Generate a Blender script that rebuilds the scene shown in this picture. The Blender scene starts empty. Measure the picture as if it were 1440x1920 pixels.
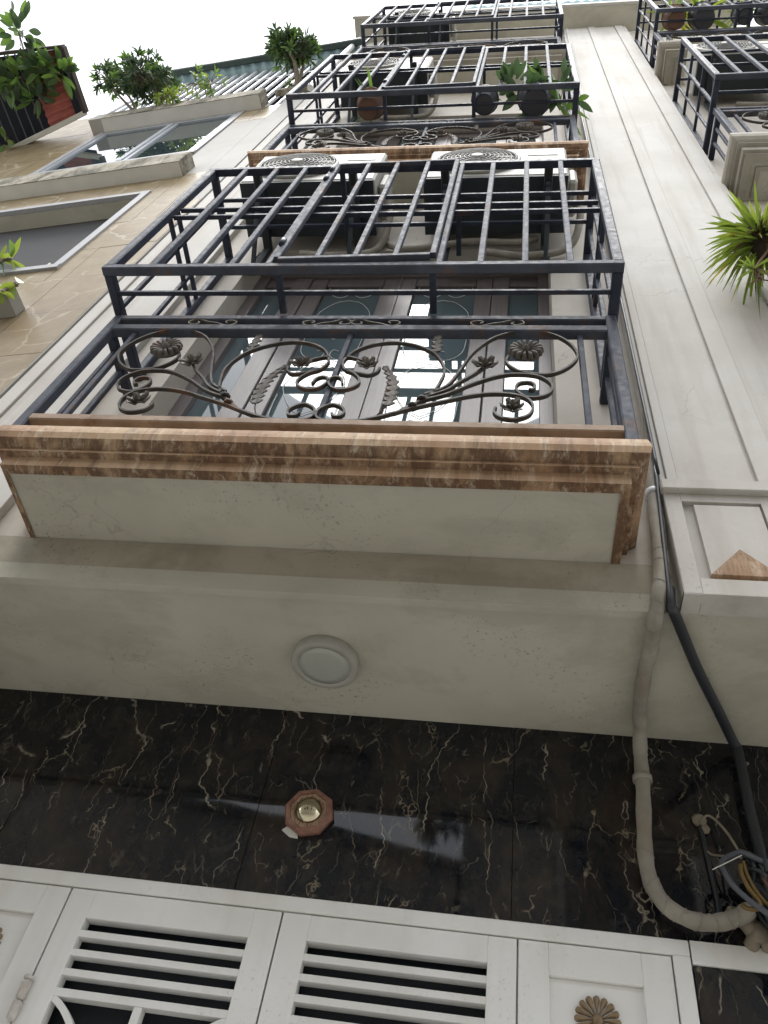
import bpy, bmesh, math, random
from mathutils import Vector, Matrix

random.seed(7)
S = bpy.context.scene
COL = S.collection
ZO = 1.6                       # eye height of the camera above the alley; z values below are relative to the eye

# ------------------------------------------------------------------ camera
cam = bpy.data.cameras.new('camera')
cam.sensor_fit = 'VERTICAL'
cam.sensor_height = 36.0
cam.lens = 36.0 * 1521.345 / 1920.0
cam.clip_start = 0.05
cam.clip_end = 400
cob = bpy.data.objects.new('camera', cam)
COL.objects.link(cob)
Rr = ((0.98791774, 0.06268155, 0.14173766), (0.03728472, 0.79157165, -0.60993785), (-0.15042736, 0.60785307, 0.77967061))
cob.matrix_world = Matrix(((Rr[0][0], -Rr[1][0], -Rr[2][0], 0), (Rr[0][1], -Rr[1][1], -Rr[2][1], 0),
                           (Rr[0][2], -Rr[1][2], -Rr[2][2], ZO), (0, 0, 0, 1)))
S.camera = cob

# ------------------------------------------------------------------ world, sun, exposure
SUN_EL, SUN_ROT = 74, 200
w = bpy.data.worlds.new('World')
S.world = w
w.use_nodes = True
nt = w.node_tree
nt.nodes.clear()
out = nt.nodes.new('ShaderNodeOutputWorld')
bg = nt.nodes.new('ShaderNodeBackground')
sky = nt.nodes.new('ShaderNodeTexSky')
sky.sky_type = 'NISHITA'
sky.sun_disc = False
sky.sun_elevation = math.radians(SUN_EL)
sky.sun_rotation = math.radians(SUN_ROT)
sky.air_density = 1.0
sky.dust_density = 1.5
sky.ozone_density = 1.0
hs = nt.nodes.new('ShaderNodeHueSaturation')
hs.inputs['Saturation'].default_value = 0.22
nt.links.new(sky.outputs[0], hs.inputs['Color'])
nt.links.new(hs.outputs[0], bg.inputs['Color'])
bg.inputs['Strength'].default_value = 0.15
nt.links.new(bg.outputs[0], out.inputs[0])
sl = bpy.data.lights.new('sun', 'SUN')
sl.energy = 1.3
sl.angle = math.radians(35)
sl.color = (1.0, 0.985, 0.95)
so = bpy.data.objects.new('sun', sl)
COL.objects.link(so)
e, r = math.radians(SUN_EL), math.radians(SUN_ROT)
sd = Vector((math.sin(r) * math.cos(e), math.cos(r) * math.cos(e), math.sin(e)))
so.rotation_euler = sd.to_track_quat('Z', 'Y').to_euler()
so.location = sd * 30
S.view_settings.view_transform = 'Standard'
S.view_settings.look = 'None'
S.view_settings.gamma = 1
S.view_settings.use_curve_mapping = False
S.view_settings.exposure = 1.57


# ------------------------------------------------------------------ materials
def newmat(name, rough=0.7, spec=0.4, metal=0.0):
    m = bpy.data.materials.new(name)
    m.use_nodes = True
    b = m.node_tree.nodes['Principled BSDF']
    b.inputs['Roughness'].default_value = rough
    b.inputs['Specular IOR Level'].default_value = spec
    b.inputs['Metallic'].default_value = metal
    return m, m.node_tree, b


def pos(nt, scale=(1, 1, 1), rot=(0, 0, 0)):
    g = nt.nodes.new('ShaderNodeNewGeometry')
    mp = nt.nodes.new('ShaderNodeMapping')
    mp.inputs['Scale'].default_value = scale
    mp.inputs['Rotation'].default_value = rot
    nt.links.new(g.outputs['Position'], mp.inputs['Vector'])
    return mp.outputs[0]


def noise(nt, vec, scale, detail=4, rough=0.55, dist=0.0):
    n = nt.nodes.new('ShaderNodeTexNoise')
    n.inputs['Scale'].default_value = scale
    n.inputs['Detail'].default_value = detail
    n.inputs['Roughness'].default_value = rough
    n.inputs['Distortion'].default_value = dist
    if vec is not None:
        nt.links.new(vec, n.inputs['Vector'])
    return n.outputs['Fac']


def ramp(nt, fac, lo, hi, a=0.0, b=1.0):
    r = nt.nodes.new('ShaderNodeMapRange')
    r.inputs['From Min'].default_value = lo
    r.inputs['From Max'].default_value = hi
    r.inputs['To Min'].default_value = a
    r.inputs['To Max'].default_value = b
    nt.links.new(fac, r.inputs['Value'])
    return r.outputs[0]


def mul(nt, a, b, op='MULTIPLY'):
    n = nt.nodes.new('ShaderNodeMath')
    n.operation = op
    for i, v in enumerate((a, b)):
        if isinstance(v, (int, float)):
            n.inputs[i].default_value = v
        else:
            nt.links.new(v, n.inputs[i])
    return n.outputs[0]


def mix(nt, fac, a, b):
    n = nt.nodes.new('ShaderNodeMix')
    n.data_type = 'RGBA'
    if isinstance(fac, (int, float)):
        n.inputs[0].default_value = fac
    else:
        nt.links.new(fac, n.inputs[0])
    for i, v in ((6, a), (7, b)):
        if isinstance(v, tuple):
            n.inputs[i].default_value = (v[0], v[1], v[2], 1)
        else:
            nt.links.new(v, n.inputs[i])
    return n.outputs[2]


def bump(nt, b, fac, strength=0.2, dist=0.01):
    n = nt.nodes.new('ShaderNodeBump')
    n.inputs['Strength'].default_value = strength
    n.inputs['Distance'].default_value = dist
    nt.links.new(fac, n.inputs['Height'])
    nt.links.new(n.outputs[0], b.inputs['Normal'])


def col(nt, b, c):
    nt.links.new(c, b.inputs['Base Color'])


def plaster(name, base, dirt, amount=0.5, streak=0.4, speck=0.5, rough=0.75, crack=0.5, patch=0.3):
    m, nt, b = newmat(name, rough, 0.3)
    c = mix(nt, ramp(nt, noise(nt, pos(nt), 1.3, 6), 0.35, 0.75), base, tuple(0.5 * x + 0.5 * y for x, y in zip(base, dirt)))
    f = mul(nt, ramp(nt, noise(nt, pos(nt, (9, 9, 0.7)), 1.0, 5, 0.6), 0.5, 0.8), streak)
    c = mix(nt, f, c, dirt)
    f = mul(nt, ramp(nt, noise(nt, pos(nt), 4.0, 6, 0.65), 0.55, 0.85), amount)
    c = mix(nt, f, c, dirt)
    f = mul(nt, ramp(nt, noise(nt, pos(nt, (1, 1, 1)), 75, 5, 0.7), 0.58, 0.72), ramp(nt, noise(nt, pos(nt), 3.1, 3), 0.5, 0.65))
    c = mix(nt, mul(nt, f, speck), c, tuple(x * 0.35 for x in dirt))
    wn = nt.nodes.new('ShaderNodeTexNoise')
    wn.inputs['Scale'].default_value = 6.0
    wn.inputs['Detail'].default_value = 6
    p_ = pos(nt)
    nt.links.new(p_, wn.inputs['Vector'])
    va = nt.nodes.new('ShaderNodeVectorMath')
    va.operation = 'MULTIPLY_ADD'
    nt.links.new(wn.outputs['Color'], va.inputs[0])
    va.inputs[1].default_value = (0.22, 0.22, 0.22)
    nt.links.new(p_, va.inputs[2])
    v = nt.nodes.new('ShaderNodeTexVoronoi')
    v.feature = 'DISTANCE_TO_EDGE'
    v.inputs['Scale'].default_value = 1.7
    nt.links.new(va.outputs[0], v.inputs['Vector'])
    f = mul(nt, ramp(nt, v.outputs['Distance'], 0, 0.006, 1, 0), ramp(nt, noise(nt, pos(nt), 2.3, 2), 0.56, 0.62))
    c = mix(nt, mul(nt, f, crack), c, tuple(x * 0.5 for x in dirt))
    # scuffed, patched areas: big soft-edged fields a little lighter or dirtier
    f = ramp(nt, noise(nt, pos(nt, (1, 1.6, 1.2)), 2.2, 7, 0.68, 0.4), 0.50, 0.60)
    c = mix(nt, mul(nt, f, patch), c, tuple(0.35 * x + 0.65 * y for x, y in zip(base, dirt)))
    col(nt, b, c)
    bump(nt, b, noise(nt, pos(nt), 45, 5), 0.12, 0.004)
    return m


M = {}
M['plaster'] = plaster('cream_plaster', (0.50, 0.465, 0.41), (0.30, 0.265, 0.215), 0.35, 0.35, 0.3)
M['pilaster'] = plaster('pale_stone_paint', (0.49, 0.475, 0.443), (0.32, 0.285, 0.24), 0.4, 0.75, 0.45, crack=0.35, patch=0.2)
M['soffit'] = plaster('soffit_paint', (0.475, 0.455, 0.38), (0.23, 0.212, 0.16), 0.55, 0.0, 1.0, crack=0.25, patch=0.42)
M['fascia'] = plaster('mildewed_fascia_paint', (0.40, 0.36, 0.29), (0.15, 0.135, 0.09), 0.75, 0.35, 0.9, crack=0.6, patch=0.6)
M['white_plaster'] = plaster('white_plaster', (0.385, 0.375, 0.35), (0.28, 0.265, 0.235), 0.3, 0.25, 0.2)
M['tan_wall_side'] = plaster('grey_plaster', (0.33, 0.32, 0.29), (0.16, 0.15, 0.13), 0.5, 0.4, 0.6)


def stained(name, k=1.0, drip=0.46, soot=0.45):
    """pale painted stone with rust washed down from the railing"""
    m, nt, b = newmat(name, 0.7, 0.3)
    c = mix(nt, ramp(nt, noise(nt, pos(nt), 5.0, 6, 0.65), 0.35, 0.7), (0.43, 0.305, 0.19), (0.33, 0.205, 0.115))
    f = ramp(nt, noise(nt, pos(nt, (1.6, 1.6, 1.6)), 1.6, 8, 0.72, 0.5), 0.42, 0.66)
    c = mix(nt, mul(nt, f, 0.8 * k), c, (0.235, 0.115, 0.055))
    d = ramp(nt, noise(nt, pos(nt, (17, 9, 2.2)), 1.0, 6, 0.7, 0.3), drip, drip + 0.20)
    c = mix(nt, mul(nt, d, 0.88 * k), c, (0.085, 0.045, 0.026))
    d = ramp(nt, noise(nt, pos(nt, (26, 14, 3.5)), 1.3, 7, 0.75, 0.4), 0.53, 0.68)
    c = mix(nt, mul(nt, d, 0.7), c, (0.56, 0.47, 0.35))
    g = mul(nt, ramp(nt, noise(nt, pos(nt), 28, 6, 0.75), 0.56, 0.70), ramp(nt, noise(nt, pos(nt), 2.6, 3), soot, soot + 0.15))
    c = mix(nt, mul(nt, g, 0.7), c, (0.07, 0.05, 0.035))
    col(nt, b, c)
    bump(nt, b, noise(nt, pos(nt), 34, 8, 0.7), 0.35, 0.006)
    return m


M['moulding'] = stained('rust_stained_moulding', 0.8, 0.5)
M['drip_edge'] = stained('dark_streaked_moulding', 0.95, 0.34, 0.3)
M['moulding_far'] = plaster('weathered_moulding', (0.33, 0.305, 0.255), (0.18, 0.155, 0.12), 0.5, 0.6, 0.3)


def iron(name, base, rustamt, rough=0.38):
    m, nt, b = newmat(name, rough, 0.16)
    c = mix(nt, ramp(nt, noise(nt, pos(nt), 9, 4), 0.4, 0.7), base, tuple(x * 1.5 + 0.006 for x in base))
    f = mul(nt, ramp(nt, noise(nt, pos(nt), 7, 6, 0.7), 0.56, 0.68), rustamt)
    c = mix(nt, f, c, (0.16, 0.075, 0.035))
    col(nt, b, c)
    nt.links.new(ramp(nt, noise(nt, pos(nt), 40, 3), 0.3, 0.7, rough - 0.06, rough + 0.15), b.inputs['Roughness'])
    bump(nt, b, noise(nt, pos(nt), 90, 3), 0.1, 0.002)
    return m


M['iron'] = iron('black_painted_iron', (0.022, 0.027, 0.041), 0.25, 0.5)
M['iron_worn'] = iron('worn_black_iron', (0.048, 0.054, 0.070), 0.45, 0.6)
M['rusty'] = iron('rusty_iron', (0.24, 0.175, 0.125), 0.7, 0.6)
M['scroll'] = iron('wrought_iron', (0.042, 0.036, 0.031), 0.5, 0.5)
M['flower'] = iron('cast_flower_metal', (0.085, 0.075, 0.064), 0.6, 0.55)
M['silver'] = iron('galvanised_tube', (0.50, 0.51, 0.53), 0.1, 0.35)


def wood():
    m, nt, b = newmat('dark_brown_wood', 0.4, 0.5)
    f = noise(nt, pos(nt, (60, 60, 2.0)), 1.0, 5, 0.6)
    c = mix(nt, ramp(nt, f, 0.3, 0.7), (0.155, 0.132, 0.128), (0.105, 0.088, 0.086))
    col(nt, b, c)
    return m


M['wood'] = wood()


def glass(name, tint, rough=0.02, ior=1.9, coat=0.06):
    m, nt, b = newmat(name, rough, 0.5)
    b.inputs['Base Color'].default_value = (*tint, 1)
    b.inputs['IOR'].default_value = ior
    bump(nt, b, noise(nt, pos(nt), 2.0, 2), 0.02, 0.01)
    gl = nt.nodes.new('ShaderNodeBsdfGlossy')
    gl.inputs['Roughness'].default_value = rough
    gl.inputs['Color'].default_value = (0.84, 0.91, 0.95, 1)
    ms = nt.nodes.new('ShaderNodeMixShader')
    ms.inputs[0].default_value = coat
    nt.links.new(b.outputs[0], ms.inputs[1])
    nt.links.new(gl.outputs[0], ms.inputs[2])
    nt.links.new(ms.outputs[0], nt.nodes['Material Output'].inputs[0])
    return m


M['glass'] = glass('coated_window_glass', (0.085, 0.115, 0.125), 0.02, 1.45, 0.015)
M['glass_dark'] = glass('dark_window_glass', (0.03, 0.045, 0.05), 0.01, 2.8)


def black_marble():
    m, nt, b = newmat('black_gold_marble', 0.06, 0.36)
    p = pos(nt)
    # slow warping of the coordinates, stretched upwards so that the veins wander up the wall
    wn = nt.nodes.new('ShaderNodeTexNoise')
    wn.inputs['Scale'].default_value = 5.0
    wn.inputs['Detail'].default_value = 4
    wn.inputs['Roughness'].default_value = 0.6
    nt.links.new(p, wn.inputs['Vector'])
    va = nt.nodes.new('ShaderNodeVectorMath')
    va.operation = 'MULTIPLY_ADD'
    nt.links.new(wn.outputs['Color'], va.inputs[0])
    va.inputs[1].default_value = (0.15, 0.15, 0.15)
    nt.links.new(p, va.inputs[2])
    base = mix(nt, ramp(nt, noise(nt, pos(nt, (1, 1, 0.6)), 7, 8, 0.72, 0.6), 0.42, 0.68), (0.005, 0.007, 0.011), (0.032, 0.0235, 0.0185))
    base = mix(nt, mul(nt, ramp(nt, noise(nt, pos(nt), 16, 8, 0.75, 1.0), 0.52, 0.70), 0.5), base, (0.05, 0.05, 0.04))

    def veins(scale, stretch, width, mlo, mhi, seed):
        mp = nt.nodes.new('ShaderNodeMapping')
        mp.inputs['Scale'].default_value = (1, 1, stretch)
        mp.inputs['Location'].default_value = (seed, seed * 1.7, seed * 0.4)
        mp.inputs['Rotation'].default_value = (0, 0.25, 0)
        nt.links.new(va.outputs[0], mp.inputs['Vector'])
        v = nt.nodes.new('ShaderNodeTexVoronoi')
        v.feature = 'DISTANCE_TO_EDGE'
        v.inputs['Scale'].default_value = scale
        nt.links.new(mp.outputs[0], v.inputs['Vector'])
        line = ramp(nt, v.outputs['Distance'], 0.0, width, 1, 0)
        return mul(nt, line, ramp(nt, noise(nt, pos(nt, (1, 1, 0.7)), 6.5 + seed, 4, 0.6), mlo, mhi))

    base = mix(nt, mul(nt, veins(5.2, 0.20, 0.0095, 0.46, 0.56, 3.0), 0.7), base, (0.46, 0.41, 0.32))
    base = mix(nt, mul(nt, veins(9.5, 0.22, 0.011, 0.48, 0.58, 5.5), 0.5), base, (0.40, 0.33, 0.22))
    base = mix(nt, mul(nt, veins(13.0, 0.32, 0.016, 0.52, 0.62, 8.0), 0.35), base, (0.36, 0.32, 0.25))
    base = mix(nt, mul(nt, veins(15.0, 0.40, 0.05, 0.58, 0.68, 1.3), 0.2), base, (0.36, 0.31, 0.23))
    base = mix(nt, mul(nt, ramp(nt, noise(nt, pos(nt, (1, 1, 0.5)), 22, 9, 0.8, 1.5), 0.62, 0.74), ramp(nt, noise(nt, pos(nt), 4.2, 3), 0.5, 0.62)), base, (0.20, 0.17, 0.12))
    col(nt, b, base)
    nt.links.new(ramp(nt, noise(nt, pos(nt), 20, 4), 0.3, 0.8, 0.02, 0.07), b.inputs['Roughness'])
    bump(nt, b, noise(nt, pos(nt), 3.0, 2), 0.05, 0.02)
    return m


M['black_marble'] = black_marble()


def tan_marble():
    m, nt, b = newmat('beige_marble', 0.4, 0.15)
    wn = nt.nodes.new('ShaderNodeTexNoise')
    wn.inputs['Scale'].default_value = 2.0
    wn.inputs['Detail'].default_value = 5
    p = pos(nt)
    nt.links.new(p, wn.inputs['Vector'])
    va = nt.nodes.new('ShaderNodeVectorMath')
    va.operation = 'MULTIPLY_ADD'
    nt.links.new(wn.outputs['Color'], va.inputs[0])
    va.inputs[1].default_value = (0.5, 0.5, 0.5)
    nt.links.new(p, va.inputs[2])
    base = mix(nt, ramp(nt, noise(nt, p, 3.5, 7, 0.65, 0.8), 0.35, 0.7), (0.215, 0.165, 0.092), (0.285, 0.228, 0.142))
    base = mix(nt, mul(nt, ramp(nt, noise(nt, p, 9, 6, 0.7), 0.45, 0.7), 0.75), base, (0.175, 0.13, 0.08))
    v = nt.nodes.new('ShaderNodeTexVoronoi')
    v.feature = 'DISTANCE_TO_EDGE'
    v.inputs['Scale'].default_value = 3.5
    nt.links.new(va.outputs[0], v.inputs['Vector'])
    f = mul(nt, ramp(nt, v.outputs['Distance'], 0, 0.045, 1, 0), ramp(nt, noise(nt, p, 4, 3), 0.42, 0.6))
    base = mix(nt, mul(nt, f, 0.85), base, (0.42, 0.37, 0.28))
    f = ramp(nt, noise(nt, pos(nt), 0.9, 5), 0.5, 0.8)
    base = mix(nt, mul(nt, f, 0.45), base, (0.25, 0.19, 0.135))
    col(nt, b, base)
    return m


M['tan_marble'] = tan_marble()


def simple(name, c, rough=0.6, spec=0.4, var=0.25, scale=12, metal=0.0, dirt=None, dirtamt=0.4):
    m, nt, b = newmat(name, rough, spec, metal)
    k = mix(nt, ramp(nt, noise(nt, pos(nt), scale, 5), 0.3, 0.75), c, tuple(x * (1 - var) for x in c))
    if dirt:
        k = mix(nt, mul(nt, ramp(nt, noise(nt, pos(nt), 5, 7, 0.7), 0.5, 0.75), dirtamt), k, dirt)
    col(nt, b, k)
    return m


M['gate'] = plaster('white_gate_paint', (0.82, 0.82, 0.805), (0.52, 0.49, 0.43), 0.3, 0.45, 0.5, 0.42, crack=0.0, patch=0.12)
M['room_shade'] = simple('unlit_room_dark', (0.012, 0.018, 0.024), 0.5, 0.4, 0.4, 5)
M['rosette'] = simple('tan_rosette', (0.28, 0.20, 0.115), 0.55, 0.4, 0.35, 40)
M['granite'] = simple('grey_granite', (0.34, 0.34, 0.345), 0.5, 0.4, 0.2, 60, dirt=(0.25, 0.24, 0.22))
M['slab'] = simple('raw_concrete', (0.62, 0.61, 0.57), 0.85, 0.2, 0.12, 6, dirt=(0.48, 0.46, 0.42))
m_, nt_, b_ = newmat('mossy_concrete', .9, .2)
c_ = mix(nt_, ramp(nt_, noise(nt_, pos(nt_), 6, 6, .7), .35, .65), (.40, .365, .30), (.24, .215, .165))
c_ = mix(nt_, mul(nt_, ramp(nt_, noise(nt_, pos(nt_, (6, 6, 2.5)), 1.0, 8, .75, .5), .44, .6), .9), c_, (.075, .07, .052))
c_ = mix(nt_, mul(nt_, ramp(nt_, noise(nt_, pos(nt_), 18, 6, .7), .55, .68), .8), c_, (.045, .045, .035))
col(nt_, b_, c_)
bump(nt_, b_, noise(nt_, pos(nt_), 25, 8, .7), .5, .01)
M['slab_edge'] = m_
M['void'] = simple('grey_blind', (0.06, 0.059, 0.06), 0.8, 0.2, 0.15, 3)
M['alu'] = simple('grey_aluminium', (0.32, 0.34, 0.37), 0.35, 0.5, 0.15, 10)
M['teal'] = simple('teal_roof_sheet', (0.33, 0.47, 0.52), 0.45, 0.4, 0.15, 4)
M['gutter'] = simple('green_gutter', (0.045, 0.07, 0.065), 0.55, 0.4, 0.3, 6)
M['red_sheet'] = simple('red_corrugated_sheet', (0.55, 0.17, 0.14), 0.6, 0.3, 0.3, 5, dirt=(0.2, 0.07, 0.06))
M['brown'] = simple('brown_timber', (0.065, 0.05, 0.042), 0.7, 0.3, 0.4, 7)
M['dark'] = simple('dark_boards_and_shade', (0.025, 0.028, 0.04), 0.8, 0.2, 0.4, 5)
M['ac_white'] = simple('ivory_ac_casing', (0.33, 0.318, 0.285), 0.55, 0.25, 0.12, 4, dirt=(0.36, 0.33, 0.28))
M['ac_under'] = simple('grey_ac_base', (0.035, 0.043, 0.048), 0.6, 0.3, 0.3, 6)
M['grille'] = simple('dark_fan_grille', (0.10, 0.095, 0.085), 0.5, 0.4, 0.2, 9)
M['fan'] = simple('black_fan', (0.02, 0.02, 0.02), 0.6, 0.3, 0.2, 9)
M['wrap'] = simple('wrapped_pipe_tape', (0.32, 0.295, 0.245), 0.7, 0.3, 0.4, 14, dirt=(0.22, 0.175, 0.13), dirtamt=0.8)
M['black_pvc'] = simple('black_conduit', (0.022, 0.025, 0.03), 0.5, 0.5, 0.3, 9)
M['grey_cable'] = simple('grey_cable', (0.085, 0.09, 0.105), 0.5, 0.4, 0.2, 20)
M['yellow_cable'] = simple('yellow_cable', (0.16, 0.10, 0.025), 0.5, 0.4, 0.3, 20)
M['tie'] = simple('white_tie', (0.6, 0.6, 0.55), 0.5, 0.4, 0.1, 20)
M['pipe_white'] = simple('white_drainpipe', (0.66, 0.66, 0.64), 0.45, 0.4, 0.1, 4)
M['lamp'] = simple('lamp_housing', (0.37, 0.36, 0.32), 0.6, 0.3, 0.15, 12, dirt=(0.25, 0.235, 0.20))
M['diffuser'] = simple('lamp_diffuser', (0.37, 0.375, 0.335), 0.5, 0.4, 0.06, 8)
M['terracotta'] = simple('terracotta_pot', (0.15, 0.085, 0.06), 0.8, 0.2, 0.35, 9)
M['dark_pot'] = simple('dark_glazed_pot', (0.035, 0.035, 0.045), 0.5, 0.5, 0.3, 9)
M['bark'] = simple('bark', (0.20, 0.17, 0.13), 0.9, 0.2, 0.4, 15)
M['foam'] = simple('expanded_filler', (0.27, 0.23, 0.175), 0.9, 0.2, 0.3, 25)
M['pavement'] = simple('alley_concrete', (0.38, 0.37, 0.345), 0.85, 0.2, 0.15, 1.5, dirt=(0.28, 0.27, 0.25))
M['opp_wall'] = plaster('grey_house_plaster', (0.62, 0.60, 0.55), (0.45, 0.42, 0.38), 0.4, 0.4, 0.2)
M['stick'] = simple('pale_stick', (0.6, 0.57, 0.5), 0.7, 0.3, 0.15, 20)
M['soil'] = simple('potting_soil', (0.05, 0.038, 0.028), 0.95, 0.1, 0.4, 20)


def leafmat(name, a, b_, rough=0.4):
    m, nt, b = newmat(name, rough, 0.45)
    oi = nt.nodes.new('ShaderNodeObjectInfo')
    f = ramp(nt, noise(nt, pos(nt), 9, 3), 0.3, 0.7)
    f = mul(nt, mul(nt, f, 0.6), mul(nt, oi.outputs['Random'], 0.4), 'ADD')
    col(nt, b, mix(nt, f, a, b_))
    b.inputs['Subsurface Weight'].default_value = 0.0
    tr = nt.nodes.new('ShaderNodeBsdfTranslucent')
    tr.inputs['Color'].default_value = (b_[0] * 1.5, b_[1] * 1.5, b_[2] * 1.2, 1)
    ms = nt.nodes.new('ShaderNodeMixShader')
    ms.inputs[0].default_value = 0.3
    nt.links.new(b.outputs[0], ms.inputs[1])
    nt.links.new(tr.outputs[0], ms.inputs[2])
    nt.links.new(ms.outputs[0], nt.nodes['Material Output'].inputs[0])
    return m


M['leaf_dark'] = leafmat('dark_leaf', (0.022, 0.045, 0.022), (0.052, 0.09, 0.04))
M['leaf_mid'] = leafmat('mid_leaf', (0.045, 0.10, 0.03), (0.13, 0.22, 0.05))
M['leaf_bright'] = leafmat('bright_leaf', (0.10, 0.18, 0.03), (0.26, 0.33, 0.055))
M['leaf_pandan'] = leafmat('strap_leaf', (0.035, 0.075, 0.014), (0.16, 0.22, 0.035))
M['leaf_yellow'] = leafmat('yellowed_leaf', (0.36, 0.29, 0.05), (0.46, 0.36, 0.08))
M['root'] = simple('brown_root', (0.16, 0.09, 0.06), 0.8, 0.2, 0.3, 30)

# ------------------------------------------------------------------ objects
ORIGIN = {}


def tag(o, label=None, cat=None, group=None, kind=None):
    if label: o['label'] = label
    if cat: o['category'] = cat
    if group: o['group'] = group
    if kind: o['kind'] = kind
    return o


def thing(name, loc, label, cat, group=None):
    o = bpy.data.objects.new(name, None)
    o.empty_display_size = 0.1
    COL.objects.link(o)
    o.location = (loc[0], loc[1], loc[2] + ZO)
    ORIGIN[o.name] = Vector((loc[0], loc[1], loc[2] + ZO))
    return tag(o, label, cat, group)


class MB:
    """collects shapes, then links them as one mesh object (z is relative to the eye)"""

    def __init__(s, xf=None):
        s.v, s.f, s.sm = [], [], []
        s.xf = xf or (lambda p: p)

    def add(s, vs, fs, smooth=False):
        n = len(s.v)
        s.v += [s.xf(Vector(p)) for p in vs]
        s.f += [tuple(i + n for i in f) for f in fs]
        s.sm += [smooth] * len(fs)
        return s

    def box(s, x0, x1, y0, y1, z0, z1, c=0.0):
        if c <= 0:
            vs = [(x, y, z) for x in (x0, x1) for y in (y0, y1) for z in (z0, z1)]
            return s.add(vs, [(0, 1, 3, 2), (4, 6, 7, 5), (0, 4, 5, 1), (2, 3, 7, 6), (0, 2, 6, 4), (1, 5, 7, 3)])
        # chamfered box
        bm = bmesh.new()
        bmesh.ops.create_cube(bm, size=1)
        for v in bm.verts:
            v.co = Vector(((x0 + x1) / 2 + v.co.x * (x1 - x0), (y0 + y1) / 2 + v.co.y * (y1 - y0), (z0 + z1) / 2 + v.co.z * (z1 - z0)))
        bmesh.ops.bevel(bm, geom=bm.edges[:], offset=c, segments=1, affect='EDGES', profile=0.5)
        bm.verts.index_update()
        s.add([v.co.copy() for v in bm.verts], [tuple(v.index for v in f.verts) for f in bm.faces])
        bm.free()
        return s

    def bar(s, p, q, w, h=None, up=(0, 0, 1), c=0.12):
        h = h or w
        p, q = Vector(p), Vector(q)
        d = (q - p).normalized()
        u = Vector(up)
        if abs(d.dot(u)) > 0.95: u = Vector((0, -1, 0))
        a = d.cross(u).normalized()
        b = a.cross(d).normalized()
        k = min(w, h) * c
        prof = [(w / 2 - k, h / 2), (w / 2, h / 2 - k), (w / 2, -h / 2 + k), (w / 2 - k, -h / 2), (-w / 2 + k, -h / 2), (-w / 2, -h / 2 + k), (-w / 2, h / 2 - k), (-w / 2 + k, h / 2)]
        vs = [o + a * x + b * y for o in (p, q) for x, y in prof]
        fs = [(i, (i + 1) % 8, 8 + (i + 1) % 8, 8 + i) for i in range(8)] + [tuple(range(7, -1, -1)), tuple(range(8, 16))]
        return s.add(vs, fs)

    def tube(s, pts, rad, seg=8, smooth=True, flat=None, cap=True):
        """sweep along points; rad may be a list; flat=(w,h) sweeps a rectangle (h along Y)"""
        pts = [Vector(p) for p in pts]
        n = len(pts)
        vs, fs = [], []
        ref = None
        for i, p in enumerate(pts):
            d = (pts[min(i + 1, n - 1)] - pts[max(i - 1, 0)]).normalized()
            if flat:
                b = Vector((0, 1, 0))
                a = d.cross(b)
                if a.length < 1e-4: a = Vector((1, 0, 0))
                a.normalize()
                t = 1.0 if not isinstance(rad, list) else rad[i]
                ring = [p + a * x * t + b * y for x, y in ((flat[0] / 2, flat[1] / 2), (flat[0] / 2, -flat[1] / 2), (-flat[0] / 2, -flat[1] / 2), (-flat[0] / 2, flat[1] / 2))]
            else:
                if ref is None:
                    ref = Vector((0, 0, 1)) if abs(d.z) < 0.9 else Vector((1, 0, 0))
                a = d.cross(ref).normalized()
                b = a.cross(d).normalized()
                ref = b
                rr = rad[i] if isinstance(rad, list) else rad
                ring = [p + (a * math.cos(t) + b * math.sin(t)) * rr for t in [2 * math.pi * k / seg for k in range(seg)]]
            vs += ring
        m = 4 if flat else seg
        for i in range(n - 1):
            for k in range(m):
                fs.append((i * m + k, i * m + (k + 1) % m, (i + 1) * m + (k + 1) % m, (i + 1) * m + k))
        s.add(vs, fs, smooth and not flat)
        if cap: s.add([vs[k] for k in range(m)], [tuple(range(m - 1, -1, -1))]); s.add([vs[(n - 1) * m + k] for k in range(m)], [tuple(range(m))])
        return s

    def lathe(s, prof, c, axis='Z', seg=24, smooth=True, sgn=1):
        """prof: (radius, height) pairs"""
        vs, fs = [], []
        for r_, h in prof:
            for k in range(seg):
                t = 2 * math.pi * k / seg
                x, y = r_ * math.cos(t), r_ * math.sin(t)
                if axis == 'Z': vs.append((c[0] + x, c[1] + y, c[2] + h * sgn))
                else: vs.append((c[0] + x, c[1] + h * sgn, c[2] + y))
        for i in range(len(prof) - 1):
            for k in range(seg):
                fs.append((i * seg + k, i * seg + (k + 1) % seg, (i + 1) * seg + (k + 1) % seg, (i + 1) * seg + k))
        s.add(vs, fs, smooth)
        for i in (0, len(prof) - 1):
            if prof[i][0] > 1e-4: s.add(vs[i * seg:(i + 1) * seg], [tuple(range(seg))])
        return s

    def prism(s, poly, y0, y1):
        """polygon in x,z extruded along y"""
        n = len(poly)
        vs = [(x, y0, z) for x, z in poly] + [(x, y1, z) for x, z in poly]
        return s.add(vs, [tuple(range(n)), tuple(range(2 * n - 1, n - 1, -1))] + [(i, (i + 1) % n, n + (i + 1) % n, n + i) for i in range(n)])

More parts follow.
